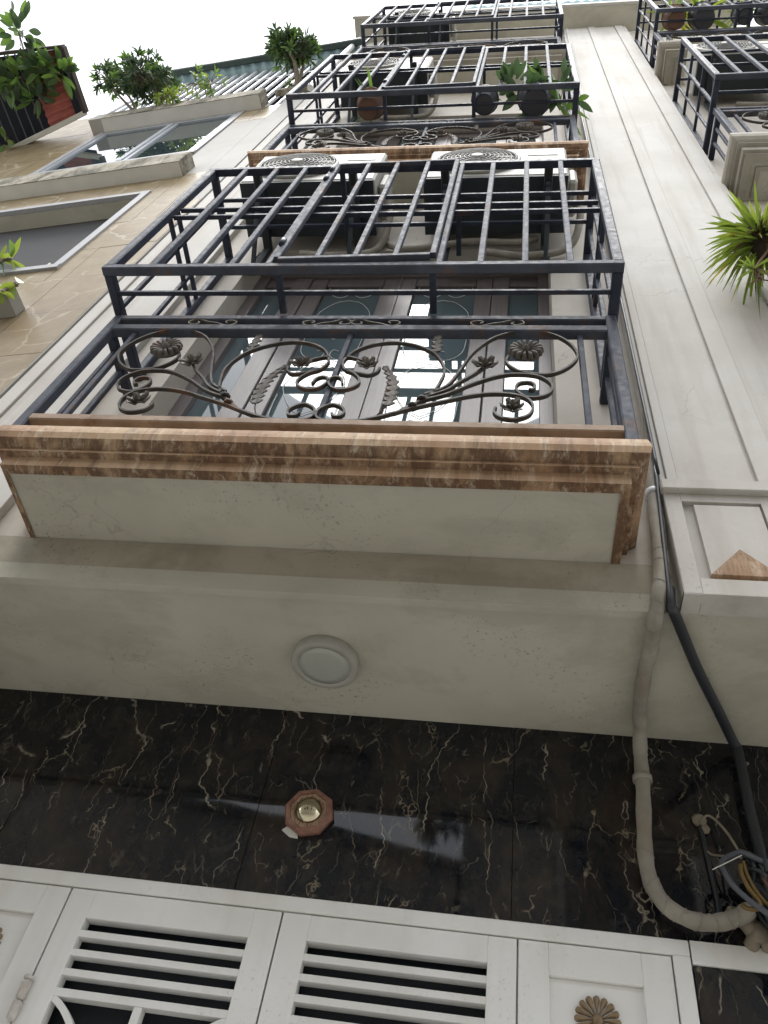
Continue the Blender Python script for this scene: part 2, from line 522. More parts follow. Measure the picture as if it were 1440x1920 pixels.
    def build(s, name, mt, parent=None, **kw):
        me = bpy.data.meshes.new(name)
        o3 = Vector((0, 0, 0))
        if parent is not None:
            o3 = ORIGIN[parent.name] - Vector((0, 0, ZO))
        else:
            xs = [v for v in s.v]
            o3 = Vector((sum(v.x for v in xs) / len(xs), sum(v.y for v in xs) / len(xs), min(v.z for v in xs)))
        me.from_pydata([v - o3 for v in s.v], [], s.f)
        me.polygons.foreach_set('use_smooth', s.sm)
        bm = bmesh.new()
        bm.from_mesh(me)
        bmesh.ops.recalc_face_normals(bm, faces=bm.faces)
        bm.to_mesh(me)
        bm.free()
        mts = mt if isinstance(mt, list) else [mt]
        for q in mts: me.materials.append(M[q] if isinstance(q, str) else q)
        o = bpy.data.objects.new(name, me)
        COL.objects.link(o)
        if parent is not None:
            o.parent = parent
            ORIGIN[o.name] = ORIGIN[parent.name]
        else:
            o.location = o3 + Vector((0, 0, ZO))
            ORIGIN[o.name] = o.location.copy()
        return tag(o, **kw)


def smooth(pts, k=5):
    """Catmull-Rom"""
    P = [Vector(p) for p in pts]
    P = [P[0] * 2 - P[1]] + P + [P[-1] * 2 - P[-2]]
    o = []
    for i in range(1, len(P) - 2):
        for j in range(k):
            t = j / k
            a, b, c, d = P[i - 1], P[i], P[i + 1], P[i + 2]
            o.append(0.5 * ((2 * b) + (c - a) * t + (2 * a - 5 * b + 4 * c - d) * t * t + (3 * b - a - 3 * c + d) * t ** 3))
    o.append(P[-2])
    return o


def sub_rect(rects, cut):
    o = []
    a0, a1, b0, b1 = cut
    for x0, x1, z0, z1 in rects:
        if x1 <= a0 or x0 >= a1 or z1 <= b0 or z0 >= b1:
            o.append((x0, x1, z0, z1))
            continue
        if x0 < a0: o.append((x0, a0, z0, z1))
        if x1 > a1: o.append((a1, x1, z0, z1))
        m0, m1 = max(x0, a0), min(x1, a1)
        if z0 < b0: o.append((m0, m1, z0, b0))
        if z1 > b1: o.append((m0, m1, b1, z1))
    return o


# ------------------------------------------------------------------ setting: alley and opposite house
g = MB()
g.add([(-150, -150, -1.6), (150, -150, -1.6), (150, 150, -1.6), (-150, 150, -1.6)], [(0, 1, 2, 3)])
g.build('ground', 'pavement', kind='structure')
g = MB()
g.add([(-20, -2.6, -1.596), (20, -2.6, -1.596), (20, 2.3, -1.596), (-20, 2.3, -1.596)], [(0, 1, 2, 3)])
g.build('pavement', 'pavement', kind='structure')

opp = thing('house', (-2.3, -4.2, -1.6), 'low grey house with a sloping roof across the alley, mirrored in the black marble', 'house')


def opp_house(t, x0, x1, zl, zr, wins, wm, rm):
    rects = [(x0, x1, -1.6, min(zl, zr) - .4)]
    for q in wins: rects = sub_rect(rects, q)
    b = MB()
    for a_, c_, p_, q_ in rects: b.box(a_, c_, -2.9, -2.6, p_, q_)
    m_ = min(zl, zr) - .4
    b.prism([(x0, m_), (x1, m_), (x1, zr), (x0, zl)], -2.9, -2.6)
    b.box(x0, x0 + .2, -6, -2.9, -1.6, m_).box(x1 - .2, x1, -6, -2.9, -1.6, m_).box(x0, x1, -6.2, -6, -1.6, m_)
    b.build('wall', wm, t)
    MB().prism([(x0 - .05, zl + .001), (x1 + .05, zr + .001), (x1 + .05, zr + .09), (x0 - .05, zl + .09)], -6.3, -2.5).build('roof', rm, t)
    for a_, c_, p_, q_ in wins:
        wf = MB().box(a_ - .06, c_ + .06, -2.63, -2.57, p_ - .06, p_).box(a_ - .06, c_ + .06, -2.63, -2.57, q_, q_ + .06).box(a_ - .06, a_, -2.63, -2.57, p_, q_).box(c_, c_ + .06, -2.63, -2.57, p_, q_).build('window', 'gate', t)
        MB().box(a_, c_, -2.75, -2.73, p_, q_).build('pane', 'glass_dark', wf)


opp_house(opp, -4.7, -.35, 4.38, 3.78, [(-3.4, -2.2, 1.2, 2.6), (-1.7, -.7, 1.2, 2.6)], 'opp_wall', 'slab_edge')
opp2 = thing('house', (3.2, -4.2, -1.6), 'taller pale house across the alley on the right, mirrored dimly in the black marble', 'house')
opp_house(opp2, -.3, 7, 5.0, 5.0, [(.6, 1.7, 1.3, 2.7), (.6, 1.7, 3.2, 4.3), (3.0, 4.2, 1.3, 2.7)], 'opp_wall', 'slab_edge')
opp3 = thing('house', (-6.6, -4.2, -1.6), 'taller pale house across the alley, mirrored at the left end of the marble', 'house')
opp_house(opp3, -8.5, -4.75, 5.0, 5.0, [(-6.6, -5.6, 1.3, 2.7)], 'opp_wall', 'slab_edge')

# ------------------------------------------------------------------ the cream house
YW, YM, YR, YC = 1.635, 2.2, 1.341, 1.123
XC = -0.62
house = thing('house', (-0.6, 1.9, -1.6), 'tall cream townhouse with three caged balconies over a black marble shopfront', 'house')
OPEN = [(-1.49, 0.174, 2.0, 4.52), (-1.49, 0.174, 5.36, 7.86)]
rects = [(-2.13, 1.26, 1.89, 12.2)]
for q in OPEN: rects = sub_rect(rects, q)
b = MB()
for x0, x1, z0, z1 in rects: b.box(x0, x1, YW, YW + 0.26, z0, z1)
b.box(-2.13, 1.26, 5.5, 5.7, 1.7, 12.2)
b.build('front_wall', 'plaster', house)
# overhanging first floor slab: soffit, its drip lip
MB().box(-3.4, 0.497, YW + 0.028, 2.26, 1.7015, 1.83).box(0.497, 2.6, 1.59, 2.26, 1.7015, 1.83).build('soffit', 'soffit', house)
MB().box(-2.13, 1.26, YW, YW + 0.26, 1.712, 1.889).build('fascia', 'fascia', house)
MB().box(-2.6, 0.478, YW - 0.003, YW + 0.026, 1.689, 1.76).build('drip_edge', 'soffit', house)
# side walls and ground floor shell
MB().box(-2.45, -2.2, 2.26, 6, -1.6, 12.0).box(1.2, 1.4, 2.26, 6, -1.6, 12.0).box(-2.2, 1.2, 5.8, 6, -1.6, 12).build('side_wall', 'plaster', house)

# right pilaster, left pilaster
def strips(name, ss, z0, z1, yb):
    o = MB().box(ss[0][0] - .045 if name == 'left' else .481, ss[-1][1] - .001, 1.569 if name == 'right' else 1.612, yb, z0 + .001, z1 - .001).build('pilaster', 'pilaster', house)
    for i, (x0, x1, y) in enumerate(ss):
        mb = MB().box(x0, x1, y, yb, z0, z1, 0.002)
        if o is None: o = mb.build('pilaster', 'pilaster', house)
        else: mb.build('pilaster_strip', 'pilaster', o)
    return o


strips('right', [(0.535, 0.772, 1.563), (0.480, 0.4985, 1.563), (0.5015, 0.5335, 1.555), (0.779, 0.857, 1.553), (0.859, 1.098, 1.562), (1.106, 1.2, 1.553), (1.203, 1.24, 1.563)], 2.2015, 12.2, 1.634)
strips('left', [(-2.052, -1.945, 1.607), (-2.128, -2.060, 1.598), (-1.938, -1.72, 1.600)], 1.7015, 12.2, 1.634)
cap = MB().box(0.474, 1.30, 1.535, 1.634, 2.146, 2.2, 0.004).build('pilaster_base', 'pilaster', house)
MB().box(0.480, 0.53, 1.555, 1.634, 1.69, 2.145, .002).box(0.53, 0.762, 1.555, 1.634, 1.69, 1.752).box(0.53, 0.762, 1.555, 1.634, 2.106, 2.145).box(0.762, 1.30, 1.555, 1.634, 1.69, 2.145).box(0.53, 0.762, 1.572, 1.634, 1.752, 2.106).build('panel_frame', 'pilaster', cap)
# raised panel whose foot is cut to a point: the cut is a dirty sloping triangle
px0, px1, pz0, pz1 = 0.562, 0.752, 1.768, 2.085
pa = ((px0 + px1) / 2, 1.879)
pb = MB()
yf, yk = 1.552, 1.573
pb.add([(px0, yf, pz1), (px1, yf, pz1), (px1, yf, pz0), (pa[0], yf, pa[1]), (px0, yf, pz0), (px0, yk, pz1), (px1, yk, pz1), (px1, yk, pz0), (px0, yk, pz0)],
       [(0, 1, 2, 3, 4), (0, 5, 6, 1), (1, 6, 7, 2), (0, 4, 8, 5)])
pb.build('raised_panel', 'pilaster', cap)
MB().add([(px0, yf, pz0), (px1, yf, pz0), (pa[0], yf - 0.001, pa[1]), (px0, yk, pz0 - .012), (px1, yk, pz0 - .012), (px0, yf - .004, pz0 - .012), (px1, yf - .004, pz0 - .012)], [(0, 1, 2), (0, 3, 4, 1)]).build('stained_point', stained('stained_panel_foot', 0.8, 0.44, 0.3), cap)
# underside lip of the pilaster
MB().box(0.480, 2.6, 1.556, 1.589, 1.688, 1.70).box(0.480, 0.496, 1.5895, 1.672, 1.688, 1.70).build('pilaster_lip', 'pilaster', cap)

# roof eaves
MB().box(-2.23, 2.6, 1.335, 1.634, 12.203, 12.3).build('eaves_soffit', 'soffit', house)
MB().box(-2.25, 2.6, 1.30, 1.333, 12.205, 12.34).build('eaves_gutter', 'pilaster', house)
b = MB()
n = 140
vs, fs = [], []
for i in range(n + 1):
    x = -0.78 + 3.4 * i / n
    y = 1.318 + 0.014 * math.sin(i * 2 * math.pi / 5)
    vs += [(x, y, 12.345), (x, y, 13.4), (x, y + .004, 13.4), (x, y + .004, 12.345)]
for i in range(n):
    for k in range(4): fs.append((4 * i + k, 4 * i + (k + 1) % 4, 4 * i + 4 + (k + 1) % 4, 4 * i + 4 + k))
b.add(vs, fs, True)
b.build('corrugated_sheet', 'teal', house)

# black marble tiles over the gate
for i in range(-2, 3):
    x0 = -0.72 + 0.77 * i
    mb = MB().box(x0 + .0012, x0 + .7688, YM + random.uniform(0, .0012), YM + .03, 1.070, 1.7013)
    mb.build('marble_tile', 'black_marble', house)
MB().box(0.506, 1.30, YM, YM + .03, 0.36, 1.009).build('marble_tile', 'black_marble', house)
MB().box(0.506, 1.30, YM, YM + .03, -0.30, 0.358).build('marble_tile', 'black_marble', house)
MB().box(0.506, 1.30, YM, YM + .03, -1.0, -0.302).build('marble_tile', 'black_marble', house)
MB().box(0.506, 1.30, YM + .001, YM + .03, -1.6, -1.002).build('marble_tile', 'black_marble', house)
MB().box(0.5045, 1.30, YM - .006, YM + .03, 1.0105, 1.0685).build('lintel_strip', 'gate', house)
MB().box(-2.6, 1.6, YM + .031, YM + .06, 1.068, 1.7014).box(0.5, 1.6, YM + .031, YM + .06, -1.6, 1.067).box(-2.6, -1.64, YM + .031, YM + .06, -1.6, 1.067).build('rear_wall', 'tan_wall_side', house)


def slab(parent, xl, xr, yf, zb, mname, k=1.0):
    """balcony slab with its moulding swept round three sides; zb is the underside"""
    pr = [(-0.034, 0.0), (0.0, 0.0), (0.001, 0.043 * k), (0.024, 0.044 * k), (0.024, 0.050 * k), (0.017, 0.052 * k), (0.020, 0.062 * k), (0.036, 0.068 * k), (0.052, 0.080 * k), (0.058, 0.105 * k), (0.056, 0.125 * k), (0.051, 0.150 * k), (0.040, 0.166 * k), (0.030, 0.170 * k), (-0.05, 0.170 * k)]
    mb = MB()
    vs, fs = [], []
    for o, h in pr:
        ol, orr = (o * .5, o * .8) if o < 0 and h < .01 else (o, o)
        vs += [(xl - ol, YW, zb + h), (xl - ol, yf - o, zb + h), (xr + orr, yf - o, zb + h), (xr + orr, YW, zb + h)]
    for i in range(len(pr) - 1):
        for q in range(3): fs.append((4 * i + q, 4 * i + q + 1, 4 * i + 5 + q, 4 * i + 4 + q))
    mb.add(vs, fs)
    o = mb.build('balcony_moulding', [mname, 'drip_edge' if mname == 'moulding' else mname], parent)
    for p_ in o.data.polygons:                          # faces turned downward take the darker, more streaked mix
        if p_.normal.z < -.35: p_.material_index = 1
    MB().box(xl + .014, xr - .025, yf + .030, YW - .001, zb + .004, zb + .16).build('balcony_slab', 'soffit', o)
    return o


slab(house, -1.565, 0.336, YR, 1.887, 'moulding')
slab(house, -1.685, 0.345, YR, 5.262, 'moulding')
slab(house, -1.72, 0.345, YR, 8.80, 'moulding_far')


# balcony doors (glazed timber), one per storey
def balcony_door(parent, dz, zb):
    y = 1.785
    zt = 4.515 + dz
    z0 = zb
    fr = MB()
    fr.box(-1.488, -1.425, y - .02, y + .05, z0, zt).box(0.118, 0.172, y - .02, y + .05, z0, zt).box(-1.425, 0.118, y - .02, y + .05, zt - .05, zt)
    f = fr.build('balcony_door', 'wood', parent)
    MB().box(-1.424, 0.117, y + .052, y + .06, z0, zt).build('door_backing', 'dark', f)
    zg = 4.365 + dz
    for a, c_ in ((-1.272, -1.169), (-0.126, -0.037)):
        MB().box(a, c_, y - .012, y + .04, z0, zt - .052, .004).build('stile', 'wood', f)
    # sidelights
    for a, c_ in ((-1.424, -1.274), (-0.035, 0.117)):
        MB().box(a, c_, y + .012, y + .016, z0 + .1, zt - .16).build('pane', 'glass', f)
        MB().box(a, c_, y - .002, y + .03, zt - .158, zt - .052).build('rail', 'wood', f)
    for a, c_, ga, gb in ((-1.165, -0.648, -1.070, -0.744), (-0.643, -0.130, -0.556, -0.219)):
        MB().box(a, ga - .002, y - .008, y + .03, z0, zt - .054, .004).build('stile', 'wood', f)
        MB().box(gb + .002, c_, y - .008, y + .03, z0, zt - .054, .004).build('stile', 'wood', f)
        MB().box(ga, gb, y - .006, y + .028, zg, zt - .054, .004).build('rail', 'wood', f)
        MB().box(ga, gb, y - .006, y + .028, z0, z0 + .14, .004).build('rail', 'wood', f)
        MB().box(ga, gb, y + .012, y + .016, z0 + .141, zg - .001).build('pane', 'glass', f)
        # pale wrought grille against the pane
        gr = MB()
        cx = (ga + gb) / 2
        hw = (gb - ga) / 2 - .012
        for zc in (zg - .16, zg - .9, zg - 1.55):
            for sgn in (-1, 1):
                pts = [(cx + sgn * hw, y + .006, zc + .28), (cx + sgn * hw * .9, y + .006, zc + .1), (cx + sgn * hw * .45, y + .006, zc + .02), (cx + sgn * hw * .12, y + .006, zc + .06), (cx + sgn * hw * .16, y + .006, zc + .12), (cx + sgn * hw * .36, y + .006, zc + .11)]
                gr.tube(smooth(pts, 4), .0018, 5)
                pts = [(cx, y + .006, zc - .02), (cx + sgn * hw * .5, y + .006, zc - .06), (cx + sgn * hw * .95, y + .006, zc - .22), (cx + sgn * hw * .5, y + .006, zc - .42), (cx, y + .006, zc - .5)]
                gr.tube(smooth(pts, 4), .0018, 5)
        gr.build('window_grille', 'pipe_white', f)
    MB().box(-0.650, -0.641, y - .018, y - .009, z0, zt - .06).build('door_astragal', 'wood', f)
    return f


balcony_door(house, 0.0, 2.062)
balcony_door(house, 3.345, 5.435)

# ------------------------------------------------------------------ folding gate at street level
gate = thing('folding_gate', (-0.56, 2.2, -1.6), 'white painted metal folding gate with louvred leaves under the black marble', 'gate')
fb = MB()
fb.box(-1.645, 0.500, 2.192, 2.25, 1.0275, 1.0672, .002).box(0.457, 0.500, 2.192, 2.25, -1.6, 1.0272, .002).box(-1.645, -1.600, 2.192, 2.25, -1.6, 1.0272, .002)
fb.build('frame', 'gate', gate)


def louvre_leaf(x0, x1, a, c_, dz):
    t0, t1 = 2.198, 2.238
    zt = 1.0245
    s = MB().box(x0, a, t0, t1, -1.58, zt, .0015).box(c_, x1, t0, t1, -1.58, zt, .0015).box(a, c_, t0, t1, .9475 + dz, zt, .0015)
    s.box(a, c_, t0, t1, -0.62, -0.50).box(a, c_, t0, t1, -1.58, -1.45)
    lf = s.build('leaf', 'gate', gate)
    for zlo, zhi in ((.8985, .9165), (.8495, .867), (.7995, .8175), (.7495, .769)):
        MB().box(a - .001, c_ + .001, t0 + .003, t1 - .003, zlo + dz, zhi + dz, .001).build('slat', 'gate', lf)
    MB().box(a, c_, t0 + .012, t1 - .012, -1.449, -.621).build('bottom_panel', 'gate', lf)
    m = (a + c_) / 2
    MB().box(m - .011, m + .011, t0 + .004, t1 - .004, -.5, .749 + dz, .001).build('mullion', 'gate', lf)
    for sg, e0 in ((1, a), (-1, c_)):
        pts = [(e0 - sg * .002, 2.218, .748 + dz), (e0 + sg * .04, 2.218, .722 + dz), (e0 + sg * .085, 2.218, .675 + dz), (e0 + sg * .13, 2.218, .59 + dz), (e0 + sg * .16, 2.218, .47 + dz), (e0 + sg * .165, 2.218, .35 + dz), (e0 + sg * .15, 2.218, .2 + dz), (e0 + sg * .1, 2.218, .05 + dz), (e0, 2.218, -.06 + dz)]
        MB().tube(smooth(pts, 5), 1.0, flat=(.016, .03)).build('curved_bar', 'gate', lf)
    MB().box(a - .02, c_ + .02, 2.262, 2.268, -.6, 1.0).build('room_shade_sheet', 'room_shade', lf)  # dark sheet stands in for the unlit room behind the slots
    return lf


louvre_leaf(-1.1835, -0.5685, -1.110, -0.6445, 0.0)
louvre_leaf(-0.5635, 0.0655, -0.4855, -0.0085, 0.009)


def rosette(mb, cx, cz, y, rad, n=16, dep=0.012):
    for k in range(n):
        t = 2 * math.pi * k / n
        d = Vector((math.cos(t), 0, math.sin(t)))
        s_ = Vector((-math.sin(t), 0, math.cos(t)))
        hw = rad * math.pi / n * 0.92
        c0 = Vector((cx, y, cz))
        prof = [(0.12, 0.10, .4), (0.45, .55, .8), (0.78, 1.0, 1.0), (0.93, .85, .9), (1.0, .3, .35)]
        vs = []
        for rr, ww, hh in prof:
            p = c0 + d * rad * rr
            vs += [p - s_ * hw * ww * rr, p - s_ * hw * ww * rr * .5 + Vector((0, -dep * hh, 0)), p + s_ * hw * ww * rr * .5 + Vector((0, -dep * hh, 0)), p + s_ * hw * ww * rr]
        fs = []
        for i in range(len(prof) - 1):
            for q in range(3): fs.append((4 * i + q, 4 * i + q + 1, 4 * i + 5 + q, 4 * i + 4 + q))
        fs.append((16, 17, 18, 19))
        mb.add(vs, fs, True)
    mb.lathe([(rad * .24, 0), (rad * .22, dep * .8), (rad * .12, dep * 1.25), (0.0005, dep * 1.4)], (cx, y, cz), 'Y', 16, True, -1)
    return mb


def panel_leaf(x0, x1, a, c_):
    t0, t1 = 2.198, 2.238
    s = MB().box(x0, a, t0, t1, -1.58, 1.0245, .0015).box(c_, x1, t0, t1, -1.58, 1.0245, .0015).box(a, c_, t0, t1, .944, 1.0245, .0015)
    s.box(a, c_, t0, t1, -0.2, -0.1).box(a, c_, t0, t1, -1.58, -1.45)
    lf = s.build('leaf', 'gate', gate)
    MB().box(a - .004, c_ + .004, t0 + .013, t1, -1.449, .943).build('recessed_panel', 'gate', lf)
    r_ = MB()
    rosette(r_, (a + c_) / 2, .857, t0 + .013, .056)
    r_.build('rosette', 'rosette', lf)
    return lf


panel_leaf(0.0705, 0.4535, 0.147, 0.378)
panel_leaf(-1.5965, -1.1885, -1.493, -1.262)
hb = MB()
for z0, z1, rr in ((.676, .722, .0125), (.724, .772, .0125)):
    hb.lathe([(rr * .6, z0 - .722), (rr, z0 - .717), (rr, z1 - .727), (rr * .6, z1 - .722)], (-1.186, 2.188, .722), 'Z', 12)
hb.lathe([(.006, .05), (.014, .052), (.014, .058), (.004, .064)], (-1.186, 2.188, .722), 'Z', 12)
M['hinge'] = simple('rust_flecked_paint', (0.62, 0.60, 0.56), 0.5, 0.4, 0.2, 30, dirt=(0.22, 0.11, 0.06), dirtamt=0.9)
hb.build('hinge', 'hinge', gate, label='rust flecked barrel hinge')
# ------------------------------------------------------------------ iron cages
CAGES = 'iron security cages on the balconies'


def cage(label, xl, xr, yf, yr, zb, zt, bars, hatch, mids, topr=True):
    """bars: x of the upright bars (front); hatch: (x0, x1) of the hinged part; the cage runs back to the wall above the railing"""
    t = thing('security_cage', ((xl + xr) / 2, yf, zb), label, 'security cage', CAGES)
    B = .038
    h = B / 2
    wl = YW - .002
    MB().bar((xl, yf + h, zb + h), (xr, yf + h, zb + h), B).build('bottom_beam', 'iron_worn', t)
    MB().bar((xl, yf + h, zt - h), (xr, yf + h, zt - h), B).build('top_beam', 'iron', t)
    for x in (xl + h, xr - h):
        MB().bar((x, yf + h, zb + B), (x, yf + h, zt - B), B).build('post', 'iron', t)
        MB().bar((x, yf + B, zt - h), (x, wl, zt - h), B, up=(0, 0, 1)).build('side_beam', 'iron', t)
        MB().bar((x, yf + B, zb + h), (x, wl, zb + h), B).build('side_beam', 'iron', t)
        MB().bar((x, wl - h, zb + B), (x, wl - h, zt - B), B).build('post', 'iron', t)
        for z in mids:
            MB().bar((x, yf + B, z), (x, wl - B, z), .02).build('side_rail', 'iron', t)
        for q in (.36, .68):
            yy = yf + (wl - yf) * q
            MB().bar((x, yy, zb + B), (x, yy, zt - B), .02).build('side_bar', 'iron', t)
    for z in mids:
        MB().bar((xl + .04, yf + .035, z), (xr - .04, yf + .035, z), .02).build('cross_rail', 'iron', t)
    for q in ((yf + .165), (yf + .31)):
        MB().bar((xl + B, q, zt - h), (xr - B, q, zt - h), .02).build('roof_rail', 'iron', t)
    MB().bar((xl + B, (yf + yr) / 2 + .005, zb + h * .8), (xr - B, (yf + yr) / 2 + .005, zb + h * .8), .018).build('floor_rail', 'iron', t)
    for x in (hatch[0] + .012, hatch[1] + .004):
        MB().bar((x, yf + B, zt - h), (x, wl - .03, zt - h), .026).build('roof_bar', 'iron', t)
        MB().bar((x, yf + B, zb + h), (x, yr - .02, zb + h), .026).build('floor_bar', 'iron', t)
    for x in bars:
        if hatch[0] - .02 < x < hatch[1] + .02: continue
        MB().bar((x, yf + .0125, zb + B), (x, yf + .0125, zt - B), .024).build('bar', 'iron_worn', t)
    # hinged hatch hangs a little crooked in its opening
    x0, x1 = hatch
    zo, zu = zb + B + .03, zt - .03
    hp = MB().bar((x0, yf + .0, zo), (x0, yf + .0, zu), .024).bar((x1, yf - .004, zo + .018), (x1, yf - .004, zu + .012), .024).bar((x0 + .01, yf, zo - .012), (x1 - .01, yf - .004, zo + .008), .026).bar((x0 + .01, yf, zu + .0), (x1 - .01, yf - .004, zu + .014), .022).build('hatch', 'iron_worn', t)
    for x in bars:
        if x0 + .05 < x < x1 - .05:
            k = (x - x0) / (x1 - x0) * .016
            MB().bar((x, yf - .001, zo + k), (x, yf - .001, zu + k), .022).build('hatch_bar', 'iron_worn', hp)
    for x in (x0 - .027, x1 + .027):
        MB().bar((x, yf + .0125, zb + B), (x, yf + .0125, zt - B), .024).build('bar', 'iron_worn', t)
    for q in (.12, .80, .92):
        zz = zo + (zu - zo) * q
        MB().lathe([(.009, -.028), (.012, -.026), (.012, .026), (.009, .028)], (x0 - .013, yf - .014, zz), 'Z', 10).build('hinge', 'iron', hp)
    return t


cage('black iron security cage closest above the scrolled railing, lowest on the cream house', -1.635, 0.385, YC, YR, 2.953, 4.372,
     [-1.430, -1.262, -1.106, -0.769, -0.620, -0.463, -0.135, 0.030, 0.195], (-0.930, -0.318), (3.665, 3.77))
cage('black iron security cage on the middle balcony, with potted plants standing in it', -1.685, 0.378, YC, YR, 6.262, 7.945,
     [-1.50, -1.325, -1.165, -0.82, -0.665, -0.505, -0.16, 0.01, 0.18], (-0.985, -0.345), (7.13, 7.25))
cage('black iron security cage highest up, just under the eaves of the cream house', -1.73, 0.378, YC, YR, 9.80, 11.40,
     [-1.545, -1.37, -1.195, -0.85, -0.69, -0.52, -0.17, 0.005, 0.175], (-1.02, -0.35), (10.55, 10.66))
cage('black iron security cage at the right edge, over the grey balcony beside the pilaster', 1.270, 3.05, YC, YR, 6.345, 7.965,
     [1.44, 1.61, 1.78, 1.95, 2.3, 2.45, 2.6, 2.75, 2.9], (2.06, 2.2), (6.88, 7.42))
cage('black iron security cage in the top right corner, holding a row of plant pots', 1.285, 3.05, YC, YR, 9.80, 11.40,
     [1.45, 1.62, 1.79, 1.96, 2.3, 2.45, 2.6, 2.75, 2.9], (2.06, 2.2), (10.33, 10.86))

# ------------------------------------------------------------------ wrought railings
CURVES = dict(
    A=[(-0.279, 2.346), (-0.212, 2.401), (-0.175, 2.507), (-0.137, 2.648), (-0.071, 2.764), (0.002, 2.818), (0.05, 2.828), (0.112, 2.819), (0.169, 2.78), (0.21, 2.716), (0.228, 2.642), (0.214, 2.582), (0.176, 2.527), (0.131, 2.496), (0.087, 2.495), (0.033, 2.512), (-0.003, 2.55), (-0.017, 2.589), (-0.01, 2.629)],
    B=[(-0.292, 2.303), (-0.208, 2.348), (-0.125, 2.422), (-0.038, 2.48), (0.028, 2.493), (0.087, 2.483), (0.125, 2.447), (0.138, 2.405), (0.124, 2.362), (0.094, 2.34), (0.06, 2.336), (0.035, 2.356), (0.019, 2.39), (0.027, 2.427), (0.052, 2.438), (0.073, 2.431), (0.081, 2.41), (0.073, 2.388), (0.062, 2.392)],
    C=[(-0.042, 2.268), (-0.048, 2.245), (-0.035, 2.216), (-0.005, 2.201), (0.028, 2.202), (0.061, 2.226), (0.074, 2.266), (0.069, 2.305), (0.043, 2.339), (-0.013, 2.358), (-0.077, 2.356), (-0.143, 2.336), (-0.205, 2.306), (-0.304, 2.259), (-0.366, 2.223), (-0.425, 2.191), (-0.482, 2.172), (-0.529, 2.167), (-0.573, 2.169), (-0.602, 2.178), (-0.616, 2.2), (-0.614, 2.234), (-0.595, 2.258), (-0.571, 2.27), (-0.541, 2.253), (-0.527, 2.227), (-0.533, 2.2), (-0.556, 2.196), (-0.567, 2.215)],
    D=[(-0.277, 2.328), (-0.21, 2.376), (-0.17, 2.432), (-0.116, 2.501), (-0.09, 2.545)],
    E=[(-0.346, 2.24), (-0.288, 2.303), (-0.25, 2.364), (-0.231, 2.449), (-0.227, 2.514), (-0.247, 2.592), (-0.287, 2.658), (-0.355, 2.708), (-0.432, 2.728), (-0.504, 2.71), (-0.557, 2.666), (-0.586, 2.606), (-0.593, 2.557), (-0.574, 2.509), (-0.542, 2.486), (-0.517, 2.449), (-0.512, 2.411), (-0.533, 2.381), (-0.568, 2.369), (-0.6, 2.383), (-0.618, 2.419), (-0.616, 2.446), (-0.597, 2.458), (-0.576, 2.443), (-0.568, 2.409)],
    F=[(-0.59, 2.6), (-0.572, 2.606), (-0.534, 2.586), (-0.51, 2.57)],
    G=[(-0.574, 2.509), (-0.544, 2.495), (-0.517, 2.483), (-0.483, 2.476), (-0.459, 2.5), (-0.455, 2.528)],
)


def blossom(mb, cx, cz, y, rad, n, rng, dep=.02):
    """ragged cast flower: two rings of curled petals"""
    for ring, (rr, m, lift) in enumerate(((1.0, n, .4), (.62, max(4, n - 2), 1.0))):
        for k in range(m):
            t = 2 * math.pi * (k + .5 * ring + rng.uniform(-.15, .15)) / m
            d = Vector((math.cos(t), 0, math.sin(t)))
            s_ = Vector((-math.sin(t), 0, math.cos(t)))
            L = rad * rr * rng.uniform(.85, 1.1)
            W = L * .36
            c0 = Vector((cx, y, cz))
            f = Vector((0, -dep, 0))
            a = [c0 + d * L * .15 + f * .2, c0 + d * L * .55 - s_ * W + f * (.1 + lift * .5), c0 + d * L * .6 + f * (.5 + lift * .6), c0 + d * L * .55 + s_ * W + f * (.1 + lift * .5), c0 + d * L + f * (.9 + lift * .4) - s_ * W * .5, c0 + d * L + f * (.9 + lift * .4) + s_ * W * .5]
            bk = [p + Vector((0, .004, 0)) for p in a]
            mb.add(a + bk, [(0, 1, 2), (0, 2, 3), (1, 4, 2), (2, 4, 5), (2, 5, 3), (6, 8, 7), (6, 9, 8), (7, 8, 10), (8, 11, 10), (8, 9, 11), (1, 0, 6, 7), (0, 3, 9, 6), (3, 5, 11, 9), (5, 4, 10, 11), (4, 1, 7, 10)])
    mb.lathe([(rad * .22, 0), (rad * .22, dep * 1.1), (rad * .1, dep * 1.7), (.0004, dep * 1.8)], (cx, y, cz), 'Y', 10, True, -1)


def acanthus(mb, pts, wid):
    """toothed leaf along a stem"""
    P = smooth([(x, YR, z) for x, z in pts], 3)
    n = len(P)
    for i in range(n - 1):
        d = (P[min(i + 1, n - 1)] - P[max(i - 1, 0)]).normalized()
        s_ = Vector((-d.z, 0, d.x))
        k = wid * (0.35 + math.sin(math.pi * min(1, (i + .6) / n)) * .9) if i > n * .25 else wid * .12
        for sg in (-1, 1):
            a = [P[i] + Vector((0, -.005, 0)), P[i] + s_ * sg * k * .5 + Vector((0, -.008, 0)), P[i].lerp(P[i + 1], .6) + s_ * sg * k + d * .010 + Vector((0, -.002, 0)), P[i + 1] + s_ * sg * k * .5 + Vector((0, -.007, 0)), P[i + 1] + Vector((0, -.005, 0))]
            bk = [p + Vector((0, .005, 0)) for p in a]
            mb.add(a + bk, [(0, 1, 2, 3, 4), (9, 8, 7, 6, 5), (1, 6, 7, 2), (2, 7, 8, 3)])


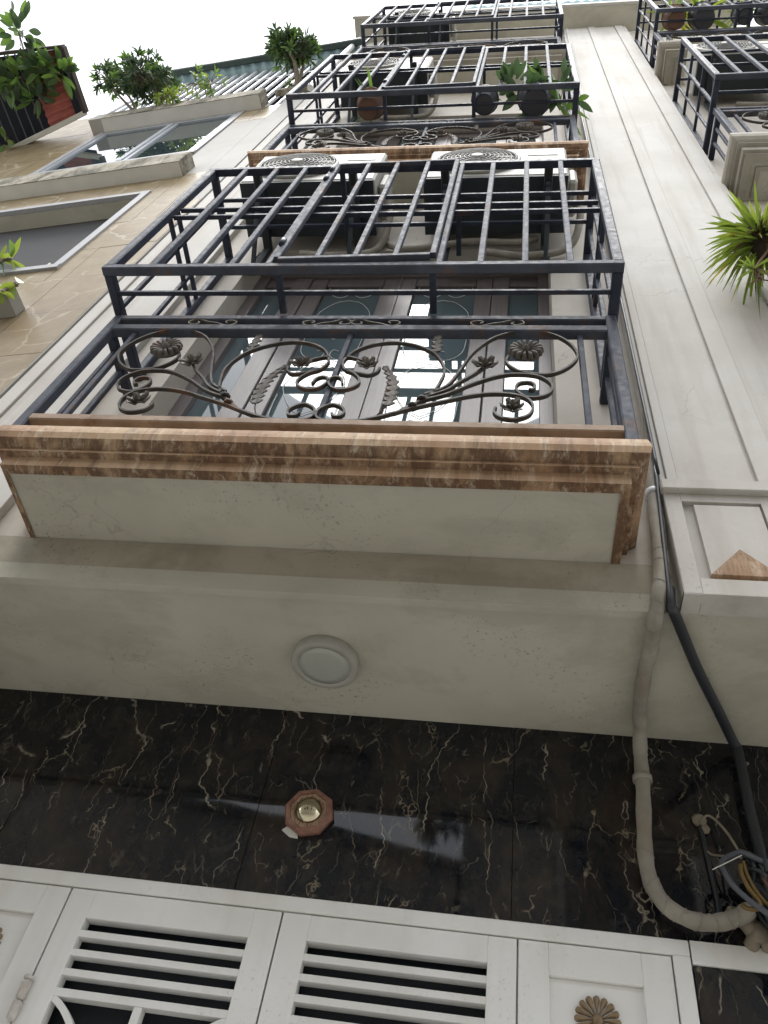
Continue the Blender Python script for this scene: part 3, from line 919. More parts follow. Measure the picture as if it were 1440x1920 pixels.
def railing(label, xl, xr, dz, zs=1.0, ztop=2.986, seed=3, detail=True, yr=YR, xc=None, full=True):
    """wrought railing standing on the moulding; heights are those of the lowest balcony plus dz"""
    rng = random.Random(seed)
    xc = (xl + xr) / 2 if xc is None else xc
    z = lambda q: 2.13 + dz + (q - 2.13) * zs
    t = thing('balcony_railing', (xc, yr, z(2.06)), label, 'railing', 'wrought railings along the balcony fronts')
    B = .04
    y = yr
    Z = lambda q: z(q)
    bm_ = 'rusty' if detail else 'iron_worn'
    MB().bar((xl + B, y, Z(2.148)), (xr - B, y, Z(2.148)), B, .036).build('bottom_rail', bm_, t)
    MB().bar((xl + B, y, Z(2.84)), (xr - B, y, Z(2.84)), B, .046).build('top_rail', 'iron_worn', t)
    MB().bar((xl + B, y, Z(2.929)), (xr - B, y, Z(2.929)), B, .036).build('top_rail', 'iron_worn', t)
    wl = YW - .003
    for x in (xl + B / 2, xr - B / 2):
        MB().bar((x, y, Z(2.052)), (x, y, Z(2.948)), B).build('post', 'iron_worn', t)
        for q in (2.148, 2.84):
            MB().bar((x, y + B / 2, Z(q)), (x, wl, Z(q)), .036).build('side_rail', 'iron', t)
        for q in (1.43, 1.52):
            MB().bar((x, q, Z(2.17)), (x, q, Z(2.82)), .02).build('bar', 'iron_worn', t)
    kx = (xr - xl) / (0.375 + 1.63)
    for x in (-1.487, -.611, .245):
        xx = xc + (x + .6205) * kx
        MB().bar((xx, y + .006, Z(2.166)), (xx, y + .006, Z(2.817)), .02).build('bar', 'iron_worn', t)
    for sg in (1, -1):
        X = lambda q: xc + sg * (q + .6205) * kx
        sc = MB()
        for k in 'ABCDEFG':
            pts = [(X(p[0]), y - .008, Z(p[1])) for p in CURVES[k]]
            sc.tube(smooth(pts, 4 if detail else 2), 1.0, flat=(.0075, .015))
        # binding rings where the stems meet
        for q in ((-.285, 2.315), (-.31, 2.27)):
            sc.lathe([(.016, -.006), (.018, -.004), (.018, .004), (.016, .006)], (X(q[0]), y - .008, Z(q[1])), 'Z', 8)
        s_ = sc.build('scroll', 'scroll', t)
        if full:
            fm = MB()
            rosette(fm, X(.050), Z(2.655), y - .012, .062, 15, .022)
            fm.lathe([(.058, 0), (.05, .012), (.02, .02)], (X(.050), y - .012, Z(2.655)), 'Y', 15, True, 1)
            fm.build('daisy', 'flower', s_)
            for fx, fz, fr in ((-.088, 2.553, .045), (.010, 2.268, .042), (-.50, 2.545, .040)):
                fm = MB()
                blossom(fm, X(fx), Z(fz), y - .008, fr, 6, rng)
                fm.build('blossom', 'flower', s_)
            for pts, wd in (([(-.426, 2.198), (-.405, 2.255), (-.392, 2.342), (-.40, 2.452), (-.44, 2.552)], .020), ([(-.259, 2.625), (-.271, 2.696), (-.274, 2.80)], .018)):
                fm = MB()
                acanthus(fm, [(X(p[0]) + 0, Z(p[1])) for p in pts], wd)
                o = fm.build('acanthus_leaf', 'flower', s_)
        # little S scrolls between the two top rails
        for a0, a1, fl in ((-.623, -.427, 1), (-.160, .044, -1)):
            zz0, zz1 = 2.866, 2.909
            c_ = (a0 + a1) / 2
            hw = (a1 - a0) / 2
            base = [(-.62, .62), (-.52, .35), (-.72, .15), (-.98, .45), (-.85, .95), (-.55, 1.0), (-.2, .62), (.2, .38), (.55, 0.0), (.85, .05), (.98, .55), (.72, .85), (.52, .65), (.62, .38)]
            pts = [(X(c_ + hw * p[0] * fl), y - .012, Z(zz0 - .004 + (zz1 - zz0 + .008) * p[1])) for p in base]
            MB().tube(smooth(pts, 4), 1.0, flat=(.0045, .012)).build('small_scroll', 'flower', t)
    return t


railing('black wrought iron railing with rusty foot and metal daisies on the lowest balcony', -1.63, 0.375, 0.0)
railing('black wrought iron railing with scrolls on the middle balcony behind the white fan units', -1.70, 0.360, 3.37, 0.925, seed=5, detail=False)
railing('black wrought iron railing mostly hidden under the highest cage of the cream house', -1.74, 0.36, 6.91, 0.93, seed=6, detail=False, full=False)
railing('black wrought iron railing on the grey balcony at the right edge of the picture', 1.285, 3.05, 3.425, 0.93, seed=8, detail=False)
railing('black wrought iron railing low under the plant pots in the top right corner', 1.285, 3.05, 6.91, 0.95, seed=9, detail=False, full=False)

# ------------------------------------------------------------------ right hand house
rh = thing('house', (2.2, 1.9, -1.6), 'cream house with grey stained balconies right of the fluted pilaster', 'house')
MB().box(1.262, 3.3, YW, YW + .25, 1.712, 12.2).build('front_wall', 'plaster', rh)
MB().box(2.602, 3.3, 1.6, 2.26, 1.7015, 1.83).build('soffit', 'soffit', rh)
MB().box(1.42, 3.3, 2.23, 2.5, -1.6, 1.70).build('ground_wall', 'tan_wall_side', rh)


def grey_balcony(zb):
    o = slab(rh, 1.285, 3.1, YR, zb, 'moulding_far', 1.25)
    # recessed panel frame under the slab
    MB().box(1.30, 1.345, YR + .02, YW - .02, zb - .016, zb + .003).box(1.345, 3.06, YR + .02, YR + .065, zb - .016, zb + .003).build('panel_frame', 'moulding_far', o)
    MB().box(1.375, 1.40, YR + .095, YW - .02, zb - .010, zb + .003).box(1.40, 3.06, YR + .095, YR + .12, zb - .010, zb + .003).build('panel_frame', 'moulding_far', o)


grey_balcony(5.295)
grey_balcony(8.80)

# ------------------------------------------------------------------ outdoor fan units
def ac_unit(label, x0, x1, z0, z1, y0=1.25, y1=1.56, fanx=.36, seed=0):
    t = thing('fan_unit', ((x0 + x1) / 2, y1, z0), label, 'air conditioner', 'air conditioner units bolted under the balconies')
    MB().box(x0, x1, y0, y1, z0 + .012, z1, .012).build('casing', 'ac_white', t)
    MB().box(x0 + .004, x1 - .004, y0 + .004, y1 - .004, z0 - .004, z0 + .0115).build('base_tray', 'ac_under', t)
    w_, h_ = x1 - x0, z1 - z0
    cx, cz, R = x0 + w_ * fanx, (z0 + z1) / 2 + .01, h_ * .42
    MB().lathe([(R * 1.03, 0), (R * 1.05, .012), (R * .99, .02), (R * .97, .004)], (cx, y0 - .001, cz), 'Y', 32, True, -1).build('fan_ring', 'ac_white', t)
    MB().lathe([(R * .96, 0), (R * .96, .003), (R * .5, .004), (.001, .004)], (cx, y0 - .0012, cz), 'Y', 24, True, -1).build('fan_disc', 'fan', t)
    gm = MB()
    for k in range(1, 10):
        q = R * k / 9.6
        d = .016 + .020 * (1 - (k / 10) ** 2)
        pts = [(cx + q * math.cos(a_), y0 - d, cz + q * math.sin(a_)) for a_ in [2 * math.pi * j / 30 for j in range(31)]]
        gm.tube(pts, .0028, 5, cap=False)
    for j in range(16):
        a_ = 2 * math.pi * j / 16
        gm.tube([(cx + R * f_ * math.cos(a_ + f_ * .4), y0 - .014 - .020 * (1 - f_ ** 2), cz + R * f_ * math.sin(a_ + f_ * .4)) for f_ in (.12, .4, .7, .98)], .0026, 5)
    gr = gm.build('fan_grille', 'grille', t)
    MB().lathe([(R * .15, 0), (R * .15, .006), (R * .11, .009), (.001, .010)], (cx, y0 - .034, cz), 'Y', 20, True, -1).build('hub_cap', 'ac_white', gr)
    MB().box(x0 + w_ * .72, x1 - .05, y0 - .003, y0 + .001, z1 - .16, z1 - .13).build('name_strip', 'grille', t)
    # valve cover on the right hand end, and slatted end
    MB().box(x1 + .001, x1 + .055, y0 + .06, y1 - .05, z0 + .10, z0 + .32, .015).build('valve_cover', 'ac_white', t)
    for x in (x0 + w_ * .16, x0 + w_ * .86):
        bk = MB().box(x - .022, x + .022, y0 - .055, YW - .004, z0 - .048, z0 - .0045, .004).build('bracket', 'ac_under', t)
        MB().box(x - .008, x + .008, y0 - .045, y0 + .09, z0 - .054, z0 - .049).build('bracket_slot', 'fan', bk)
        MB().box(x - .02, x + .02, YW - .03, YW - .004, z0 - .40, z0 - .049).build('bracket_leg', 'ac_under', bk)
        MB().bar((x, y0 + .05, z0 - .055), (x, YW - .03, z0 - .36), .022).build('bracket_brace', 'ac_under', bk)
        MB().lathe([(.012, -.065), (.012, -.05)], (x, y0 + .03, z0), 'Z', 8).build('bolt', 'iron_worn', bk)
    # insulated hoses drooping below
    rng = random.Random(seed)
    hp = [(x1 + .04, y1 - .12, z0 + .16), (x1 + .075, y1 - .1, z0 + .02), (x1 + .02, YW - .05, z0 - .14), (x1 - .2, YW - .04, z0 - .20 - rng.uniform(0, .04)), (x1 - .42, YW - .035, z0 - .16)]
    MB().tube(smooth(hp, 6), .020, 8).build('hose', 'wrap', t)
    return t


ac_unit('ivory air conditioner unit hanging left under the middle balcony', -1.555, -0.790, 4.55, 5.10, seed=1)
ac_unit('ivory air conditioner unit hanging right under the middle balcony, in front of the door', -0.520, 0.255, 4.55, 5.10, seed=2)
ac_unit('ivory air conditioner unit inside the middle cage beside the clay pot', -1.62, -0.83, 7.88, 8.45, seed=3)
ac_unit('ivory air conditioner unit up under the eaves in the highest cage', -1.68, -0.92, 11.45, 12.02, seed=4)
ac_unit('ivory air conditioner unit inside the right hand cage beyond the pilaster', 1.42, 2.17, 7.90, 8.46, fanx=.34, seed=5)
# loop of brown hose lying over the door head
tag(MB().tube(smooth([(-.75, 1.60, 4.62), (-.74, 1.585, 4.50), (-.62, 1.58, 4.40), (-.42, 1.575, 4.43), (-.25, 1.57, 4.47), (-.02, 1.575, 4.46), (.10, 1.59, 4.55)], 6), .019, 8).build('hose', 'wrap'), 'brown taped hose drooping on the wall between the two lower fan units', 'hose')

# ------------------------------------------------------------------ lamp, mirror, pipes and cables under the slab
lt = thing('ceiling_light', (-.551, 1.922, 1.666), 'round flat ceiling light, switched off, on the grey soffit', 'ceiling light')
MB().lathe([(.104, 0), (.106, -.003), (.106, -.035), (.102, -.037), (.084, -.0375), (.083, -.0355), (.02, -.0355)], (-.551, 1.922, 1.7013), 'Z', 48).build('housing', 'lamp', lt)
MB().lathe([(.0825, -.030), (.0825, -.0365), (.06, -.0385), (.001, -.039)], (-.551, 1.922, 1.7013), 'Z', 48).build('diffuser', 'diffuser', lt)

mr = thing('octagonal_mirror', (-.557, 2.185, 1.247), 'small red octagonal wooden mirror with brass dome on the black marble', 'mirror')


def octo(mb, r0, r1, y0, y1, cx=-.557, cz=1.322, rot=.24, squash=1.0):
    vs, fs = [], []
    for r_, y in ((r0, y0), (r1, y1)):
        for k in range(8):
            t = rot + 2 * math.pi * (k + .5) / 8
            vs.append((cx + r_ * math.cos(t), y, cz + r_ * math.sin(t) * squash))
    for k in range(8): fs.append((k, (k + 1) % 8, 8 + (k + 1) % 8, 8 + k))
    mb.add(vs, fs)


mb = MB()
octo(mb, .076, .078, 2.199, 2.184)
octo(mb, .078, .073, 2.184, 2.174)
octo(mb, .073, .060, 2.174, 2.1715)
octo(mb, .060, .058, 2.1715, 2.177)
m_, nt_, b_ = newmat('red_lacquered_wood', .4, .5)
col(nt_, b_, mix(nt_, ramp(nt_, noise(nt_, pos(nt_), 60, 4), .35, .7), (.27, .14, .10), (.17, .08, .058)))
M['red_wood'] = m_
mb.build('frame', 'red_wood', mr)
m_, nt_, b_ = newmat('engraved_tan_wood', .5, .4)
# eight rows of fine engraved strokes
tc = pos(nt_, (1, 1, 1))
sx = noise(nt_, pos(nt_, (330, 1, 60)), 1.0, 2)
col(nt_, b_, mix(nt_, ramp(nt_, sx, .48, .56), (.40, .29, .19), (.22, .12, .08)))
M['engraved'] = m_
mb = MB()
octo(mb, .058, .0475, 2.1772, 2.1765)
octo(mb, .0470, .0468, 2.1765, 2.1785)
octo(mb, .0468, .038, 2.1785, 2.1785)
mb.build('engraved_ring', 'engraved', mr)
m_, nt_, b_ = newmat('polished_brass_dome', .12, .5, 1.0)
b_.inputs['Base Color'].default_value = (.50, .45, .32, 1)
M['brass'] = m_
MB().lathe([(.0415, 0), (.0415, .004), (.039, .007), (.036, .012), (.027, .021), (.014, .027), (.0005, .0285)], (-.557, 2.1785, 1.322), 'Y', 28, True, -1).build('dome', 'brass', mr)
MB().prism([(-.628, 1.262), (-.600, 1.242), (-.575, 1.240), (-.58, 1.262), (-.61, 1.28)], 2.1955, 2.199).build('sticky_pad', 'tie', mr)

# taped pipe bundle coming down beside the pilaster
pp = thing('taped_pipe', (.42, 1.6, 1.1), 'thick cream taped pipe bending down beside the pilaster and over the marble', 'pipe')
pts = [(.522, 1.60, 3.9), (.53, 1.60, 3.3), (.50, 1.598, 2.8), (.475, 1.596, 2.40), (.463, 1.594, 2.2), (.452, 1.592, 2.0), (.440, 1.590, 1.82), (.421, 1.592, 1.71), (.412, 1.63, 1.664), (.415, 1.75, 1.660), (.412, 1.86, 1.664), (.416, 1.99, 1.662), (.428, 2.10, 1.655), (.430, 2.148, 1.60), (.427, 2.152, 1.50), (.418, 2.152, 1.38), (.410, 2.150, 1.27), (.416, 2.148, 1.19), (.446, 2.146, 1.13), (.499, 2.144, 1.098), (.556, 2.142, 1.094), (.616, 2.14, 1.112), (.655, 2.138, 1.137)]
P = smooth(pts, 8)
rng = random.Random(4)
rad = []
for i, p in enumerate(P):
    base = .0155 if p.z > 2.5 else (.0235 if p.z > 1.72 else .0215)
    rad.append(base + .0010 * math.sin(i * .7) + rng.uniform(-.0005, .0005))
MB().tube(P, rad, 12).build('pipe', 'wrap', pp)
for i in (44, 47, 52, 58, 61, 66, 72, 80, 104, 128, 137, 144, 149, 155, 160, 165, 169):     # edges of the spiral tape
    c_ = P[i]
    d = (P[i + 1] - P[i - 1]).normalized()
    u_ = d.orthogonal().normalized()
    v_ = d.cross(u_)
    ring = [c_ + (u_ * math.cos(a_) + v_ * math.sin(a_)) * (rad[i] + .0004) + d * .010 * math.cos(a_ + i) for a_ in [2 * math.pi * j / 14 for j in range(15)]]
    MB().tube(ring, .0014, 5, cap=False).build('tape_edge', 'wrap', pp)
MB().lathe([(.022, -.012), (.0262, -.01), (.0262, .012), (.022, .014)], (.462, 1.594, 2.19), 'Z', 14).build('clamp', 'silver', pp)
MB().lathe([(.024, -.008), (.029, -.006), (.029, .010), (.024, .012)], (.4275, 2.152, 1.51), 'Z', 14).build('clamp', 'wrap', pp)

cd = thing('black_conduit', (.6, 1.9, 1.3), 'straight black conduit running slantwise across the soffit to the marble', 'conduit')
pts = [(.470, 1.545, 12.0), (.470, 1.545, 6.0), (.478, 1.555, 2.6), (.474, 1.56, 2.3), (.460, 1.568, 2.0), (.446, 1.572, 1.74), (.446, 1.585, 1.676), (.462, 1.63, 1.668)]
MB().tube(smooth(pts, 5), .0065, 8).build('cable', 'black_pvc', cd)
pts = [(.452, 1.590, 1.74), (.450, 1.597, 1.68), (.470, 1.637, 1.672), (.553, 1.825, 1.672), (.652, 2.023, 1.672), (.712, 2.145, 1.668), (.727, 2.165, 1.64), (.721, 2.165, 1.45), (.72, 2.16, 1.30), (.70, 2.14, 1.15)]
MB().tube(smooth(pts, 6), .0155, 12).build('conduit', 'black_pvc', cd)

cb = thing('cable_bundle', (.66, 2.1, 1.05), 'tangle of grey, black and yellow cables hanging before the marble', 'cables')
def cab(pts, r_, m_, nm='cable'): return MB().tube(smooth(pts, 6), r_, 8).build(nm, m_, cb)
cab([(.72, 2.09, 1.245), (.69, 2.085, 1.246), (.655, 2.08, 1.258), (.640, 2.085, 1.262), (.60, 2.10, 1.245), (.593, 2.09, 1.215), (.607, 2.08, 1.166), (.641, 2.07, 1.121), (.676, 2.065, 1.09), (.74, 2.06, 1.04)], .0075, 'grey_cable')
cab([(.640, 2.09, 1.23), (.636, 2.085, 1.205), (.643, 2.08, 1.165), (.662, 2.078, 1.128), (.655, 2.08, 1.11), (.63, 2.085, 1.112), (.624, 2.09, 1.122)], .006, 'yellow_cable')
cab([(.648, 2.09, 1.24), (.650, 2.085, 1.20), (.66, 2.08, 1.16), (.676, 2.078, 1.13), (.70, 2.08, 1.11)], .005, 'yellow_cable')
cab([(.72, 2.10, 1.20), (.69, 2.095, 1.215), (.70, 2.09, 1.17), (.73, 2.09, 1.14)], .004, 'terracotta')
rng = random.Random(11)
for k in range(30):
    a0 = Vector((.645 + rng.uniform(0, .05), 2.12 + rng.uniform(-.02, .03), 1.25 + rng.uniform(-.02, .02)))
    p1 = a0 + Vector((rng.uniform(0, .04), rng.uniform(-.03, .03), rng.uniform(-.05, .0)))
    p2 = Vector((.67 + rng.uniform(0, .06), 2.12 + rng.uniform(-.02, .03), 1.16 + rng.uniform(-.03, .03)))
    p3 = Vector((.69 + rng.uniform(0, .08), 2.12 + rng.uniform(-.02, .03), 1.05 + rng.uniform(-.05, .03)))
    cab([a0, p1, p2, p3], rng.uniform(.004, .009), 'black_pvc')
cab([(.58, 2.185, 1.40), (.60, 2.18, 1.425), (.617, 2.17, 1.412), (.636, 2.14, 1.354), (.645, 2.10, 1.276), (.644, 2.09, 1.25)], .0035, 'foam', 'twisted_wire')
cab([(.587, 2.19, 1.32), (.60, 2.18, 1.305), (.625, 2.12, 1.27), (.645, 2.09, 1.256)], .003, 'foam', 'twisted_wire')
cab([(.582, 2.196, 1.40), (.585, 2.194, 1.33), (.588, 2.194, 1.26), (.592, 2.194, 1.18), (.585, 2.194, 1.10)], .007, 'black_pvc')
MB().bar((.645, 2.08, 1.252), (.561, 2.07, 1.198), .004, .002).build('cable_tie', 'tie', cb)
cab([(.60, 2.085, 1.225), (.61, 2.08, 1.185), (.635, 2.08, 1.175), (.655, 2.085, 1.18)], .0015, 'black_pvc', 'thin_wire')
an = MB()
an.lathe([(.019, 0), (.022, .006), (.014, .012), (.006, .013)], (.582, 2.199, 1.418), 'Y', 9, True, -1)
an.lathe([(.016, 0), (.017, .006), (.006, .010)], (.592, 2.199, 1.392), 'Y', 7, True, -1)
an.build('wall_anchor', 'foam', cb)
# lump of filler at the end of the taped pipe
fm = MB()
rng = random.Random(5)
for c_, r_ in (((.62, 2.175, 1.135), .022), ((.65, 2.17, 1.115), .026), ((.675, 2.175, 1.095), .028), ((.66, 2.19, 1.08), .022), ((.70, 2.185, 1.075), .024), ((.64, 2.18, 1.15), .016)):
    bm = bmesh.new()
    bmesh.ops.create_icosphere(bm, subdivisions=2, radius=r_)
    for v in bm.verts: v.co *= rng.uniform(.8, 1.15)
    bm.verts.index_update()
    fm.add([v.co + Vector(c_) for v in bm.verts], [tuple(v.index for v in f.verts) for f in bm.faces], True)
    bm.free()
tag(fm.build('filler_lump', 'foam'), 'pale lump of hardened filler under the bent end of the taped pipe', 'filler')

# ------------------------------------------------------------------ left hand house (turned a few degrees)
LA = math.radians(5.7)
DU = Vector((math.cos(LA), -math.sin(LA), 0))
DN = Vector((-math.sin(LA), -math.cos(LA), 0))          # outwards
LO = Vector((-2.2, 1.60, 0))


def LX(p):                                             # (u along the wall, outward offset, z)
    return LO + DU * p.x + DN * p.y + Vector((0, 0, p.z))


def lb(*a, **k): return MB(LX).box(*a, **k)


lh = thing('house', (-3.9, 1.9, -1.6), 'beige marble faced house left of the cream house, with plants on its ledges', 'house')
VO = (-2.6, -.52, 4.36, 5.76)
WI = (-2.02, -.56, 6.95, 8.40)
cuts = [(VO[0] - .06, VO[1] + .058, VO[2] - .055, VO[3] + .055), (WI[0] - .06, WI[1] + .06, WI[2] - .06, WI[3] + .06)]
cream = [(-.49, .06, 6.2, 7.975), (-.157, .06, 5.45, 9.0)]
rects = [(-4.6, .06, -1.6, 9.62)]
backs = [(-4.6, .06, -1.6, 8.5)]
for q in cuts: backs = sub_rect(backs, q)
mb = MB(LX)
for x0, x1, z0, z1 in backs: mb.box(x0, x1, -.25, -.021, z0, z1)
mb.box(-4.6, -2.2, -.25, -.021, 8.5, 9.6)
mb.build('front_wall', 'tan_wall_side', lh)
rng = random.Random(2)
tz, tw = .492, .98
for j in range(15):
    z0 = 2.164 + tz * j
    z1 = z0 + tz
    for i in range(-5, 1):
        x0 = -.335 + tw * i + (.0 if j % 2 else .0)
        rr = [(max(x0, -4.6), min(x0 + tw, .05), z0, z1)]
        if z0 > 8.3 and x0 > -2.2: rr = [(a_, c_, p_, min(q_, 8.45)) for a_, c_, p_, q_ in rr if p_ < 8.45]
        for q in cuts + cream: rr = sub_rect(rr, q)
        for a_, c_, p_, q_ in rr:
            if c_ - a_ < .02 or q_ - p_ < .02: continue
            lb(a_ + .0015, c_ - .0015, -.02, rng.uniform(-.0012, .0008), p_ + .0015, q_ - .0015).build('marble_tile', 'tan_marble', lh)
mb = MB(LX)
mb.box(-.488, -.159, -.02, -.001, 6.201, 7.972).box(-.157, .058, -.02, -.001, 5.452, 9.0).build('cream_panel', 'white_plaster', lh)
mb = MB(LX).box(.052, .060, -.05, .0, 2.0, 5.45).build('return_edge', 'tan_wall_side', lh)
lb(.0605, .075, -.06, -.012, 2.0, 12.0).build('wall_return', 'tan_wall_side', lh)
# recess with granite surround and grey blind
vf = MB(LX)
vf.box(VO[0], VO[1] + .058, -.02, .012, VO[3], VO[3] + .054).box(VO[1], VO[1] + .058, -.02, .012, VO[2], VO[3]).box(VO[0], VO[1] + .058, -.02, .018, VO[2] - .054, VO[2]).box(VO[0] - .058, VO[0], -.02, .012, VO[2] - .054, VO[3] + .054)
wv = vf.build('recess', 'granite', lh)
lb(VO[0], VO[1], -.26, -.022, VO[3], VO[3] + .05).build('recess_ceiling', 'soffit', wv)
lb(VO[0] - .01, VO[1] + .01, -.16, -.135, VO[2], VO[3]).build('blind', 'void', wv)
lb(VO[1], VO[1] + .05, -.26, -.022, VO[2], VO[3]).build('recess_side', 'soffit', wv)
lb(VO[0], VO[1], -.26, -.022, VO[2] - .05, VO[2]).build('recess_sill', 'granite', wv)
# window
wf = MB(LX)
wf.box(WI[0] - .06, WI[1] + .06, -.02, .010, WI[3], WI[3] + .058).box(WI[0] - .06, WI[0], -.02, .010, WI[2], WI[3]).box(WI[1], WI[1] + .058, -.02, .010, WI[2], WI[3]).box(WI[0] - .06, WI[1] + .058, -.02, .016, WI[2] - .058, WI[2])
ww = wf.build('window', 'granite', lh)
af = MB(LX)
af.box(WI[0], WI[0] + .05, -.03, .004, WI[2], WI[3]).box(WI[1] - .04, WI[1], -.03, .004, WI[2], WI[3]).box(WI[0] + .05, WI[1] - .04, -.03, .004, WI[3] - .05, WI[3]).box(WI[0] + .05, WI[1] - .04, -.03, .004, WI[2], WI[2] + .05)
af.box(-1.275, -1.225, -.032, .010, WI[2] + .05, WI[3] - .05).box(-1.222, -1.18, -.03, .001, WI[2] + .05, WI[3] - .05)
af.build('frame', 'alu', ww)
lb(WI[0] + .05, -1.276, -.016, -.011, WI[2] + .05, WI[3] - .05).build('pane', 'glass_dark', ww)
lb(-1.179, WI[1] - .04, -.018, -.013, WI[2] + .05, WI[3] - .05).build('pane', 'glass_dark', ww)
# ledge slabs
def ledge(u0, u1, o, z0, z1, nm='ledge'):
    s_ = lb(u0, u1, .0005, o - .006, z0, z1 - .004).build(nm, 'slab', lh)
    lb(u0, u1 + .004, o - .0055, o, z0 - .0015, z1).build('ledge_edge', 'slab_edge', s_)
    lb(u1 + .0005, u1 + .006, .0005, o - .006, z0 - .0015, z1).build('ledge_edge', 'slab_edge', s_)
    lb(u0, u1, .0005, o, z1 - .0035, z1).build('ledge_top', 'slab_edge', s_)
    return s_


ledge(-3.9, -.335, .112, 6.15, 6.42)
ledge(-2.03, -.33, .139, 8.447, 8.70)
lb(-2.165, -2.033, .0005, .139, 8.447, 8.68).build('ledge_end', 'white_plaster', lh)
lb(-.33, .06, .0005, .06, 9.002, 9.06).build('ledge', 'slab_edge', lh)
# roof terrace: railing tubes, corrugated eaves, gutter
gt = thing('terrace_grille', tuple(LX(Vector((-1.5, -.05, 8.5)))), 'row of thin upright silver tubes closing the roof terrace on the left house', 'grille')
u_ = -2.75
while u_ < .05:
    MB(LX).bar((u_, -.062, 8.46), (u_, -.062, 11.5), .03).build('tube', 'silver', gt)
    MB(LX).bar((u_ + .052, -.09, 8.46), (u_ + .052, -.09, 11.5), .022).build('tube', 'gutter', gt) if False else None
    u_ += .136
MB(LX).bar((-2.8, -.09, 10.0), (.06, -.09, 10.0), .03).build('rail', 'dark', gt)
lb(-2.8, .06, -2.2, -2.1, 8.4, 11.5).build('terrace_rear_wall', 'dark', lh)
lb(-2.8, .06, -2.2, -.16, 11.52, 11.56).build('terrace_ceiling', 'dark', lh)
lb(-2.8, .06, -2.1, -.26, 8.4, 8.46).build('terrace_floor', 'slab', lh)
b = MB(LX)
vs, fs = [], []
n = 200
for i in range(n + 1):
    u_ = -2.8 + 2.95 * i / n
    z = 11.52 + .016 * math.sin(i * 2 * math.pi / 9.6)
    vs += [(u_, -.15, z + .0), (u_, .045, z - .02), (u_, .045, z - .016), (u_, -.15, z + .004)]
for i in range(n):
    for k in range(4): fs.append((4 * i + k, 4 * i + (k + 1) % 4, 4 * i + 4 + (k + 1) % 4, 4 * i + 4 + k))
b.add(vs, fs, True)
b.build('corrugated_roof', 'teal', lh)
lb(-2.8, .18, .046, .125, 11.47, 11.60, c=.012).build('gutter', 'gutter', lh)
# white drain pipe at the joint with the cream house
pts = [LX(Vector((.03, .10, 8.5))), LX(Vector((.03, .10, 11.2))), LX(Vector((.03, .06, 11.45)))]
tag(MB().tube([(-2.13, 1.545, 8.9), (-2.14, 1.545, 9.8), (-2.15, 1.545, 11.6), (-2.15, 1.56, 11.72)], .034, 14).build('drainpipe', 'pipe_white'), 'white round drainpipe standing at the joint of the left and the cream house', 'drainpipe')

# projecting cage of the left terrace, seen from below
lc = thing('balcony_cage', tuple(LX(Vector((-2.75, .4, 8.5)))), 'dark projecting cage with red corrugated sheet at the far left under the sky', 'balcony cage')
C0, C1, C2, C3 = (-3.36, -.07), (-2.19, .205), (-2.19, .80), (-3.36, .86)     # u, off corners of its floor


def cq(s_, t_):                                         # s along the house 0..1, t outwards 0..1
    a_ = (C0[0] + (C1[0] - C0[0]) * s_, C0[1] + (C1[1] - C0[1]) * s_)
    c_ = (C3[0] + (C2[0] - C3[0]) * s_, C3[1] + (C2[1] - C3[1]) * s_)
    return (a_[0] + (c_[0] - a_[0]) * t_, a_[1] + (c_[1] - a_[1]) * t_)


def cbar(s0, t0, s1, t1, z, w_, h_=None):
    p, q = cq(s0, t0), cq(s1, t1)
    return MB(LX).bar((p[0], p[1], z), (q[0], q[1], z), w_, h_)


for k in range(12):
    s_ = -.4 + .095 * k
    if s_ > .60: break
    cbar(s_, .02, s_, .98, 8.50, .012).build('floor_bar', 'grey_cable', lc)
cbar(-.4, 0, 1, 0, 8.50, .05).build('rear_beam', 'slab', lc)
cbar(-.4, 1, 1, 1, 8.52, .03, .07).build('front_beam', 'brown', lc)
cbar(1, 0, 1, 1, 8.51, .035, .08).build('side_beam', 'brown', lc)
cbar(.93, 0, .93, .97, 8.52, .06, .06).build('side_beam', 'dark', lc)
cbar(-.4, .82, .60, .82, 8.53, .03, .03).build('cross_beam', 'brown', lc)
b = MB(LX)
vs, fs = [], []
n = 60
for i in range(n + 1):
    t_ = .02 + .94 * i / n
    z = 8.545 + .010 * math.sin(i * 2 * math.pi / 6)
    p, q = cq(.60, t_), cq(.92, t_)
    vs += [(p[0], p[1], z), (q[0], q[1], z), (q[0], q[1], z + .003), (p[0], p[1], z + .003)]
for i in range(n):
    for k in range(4): fs.append((4 * i + k, 4 * i + (k + 1) % 4, 4 * i + 4 + (k + 1) % 4, 4 * i + 4 + k))
b.add(vs, fs, True)
b.build('red_sheet', 'red_sheet', lc)
p = [cq(-.4, -.02), cq(.90, -.02), cq(.90, .95), cq(-.4, .95)]
MB(LX).add([(q[0], q[1], z) for z in (8.64, 8.67) for q in p], [(0, 1, 2, 3), (7, 6, 5, 4), (0, 4, 5, 1), (1, 5, 6, 2), (2, 6, 7, 3), (3, 7, 4, 0)]).build('interior_shade_board', 'dark', lc)  # dark board added as the shade of the interior above the bars

# stuff on the left house's ledges: grey block, stick
bk = thing('concrete_planter', tuple(LX(Vector((-.65, .07, 3.617)))), 'small broken concrete planter at the left edge on the beige marble', 'planter')
lb(-.95, -.35, .0005, .147, 3.617, 3.72, c=.004).build('trough', 'tan_wall_side', bk)
lb(-.93, -.37, .02, .13, 3.7195, 3.727).build('soil', 'soil', bk)
tag(MB(LX).bar((-.66, -.04, 4.365), (-.70, -.06, 4.62), .012).build('stick', 'stick'), 'short pale stick leaning in the grey recess of the left house', 'stick')

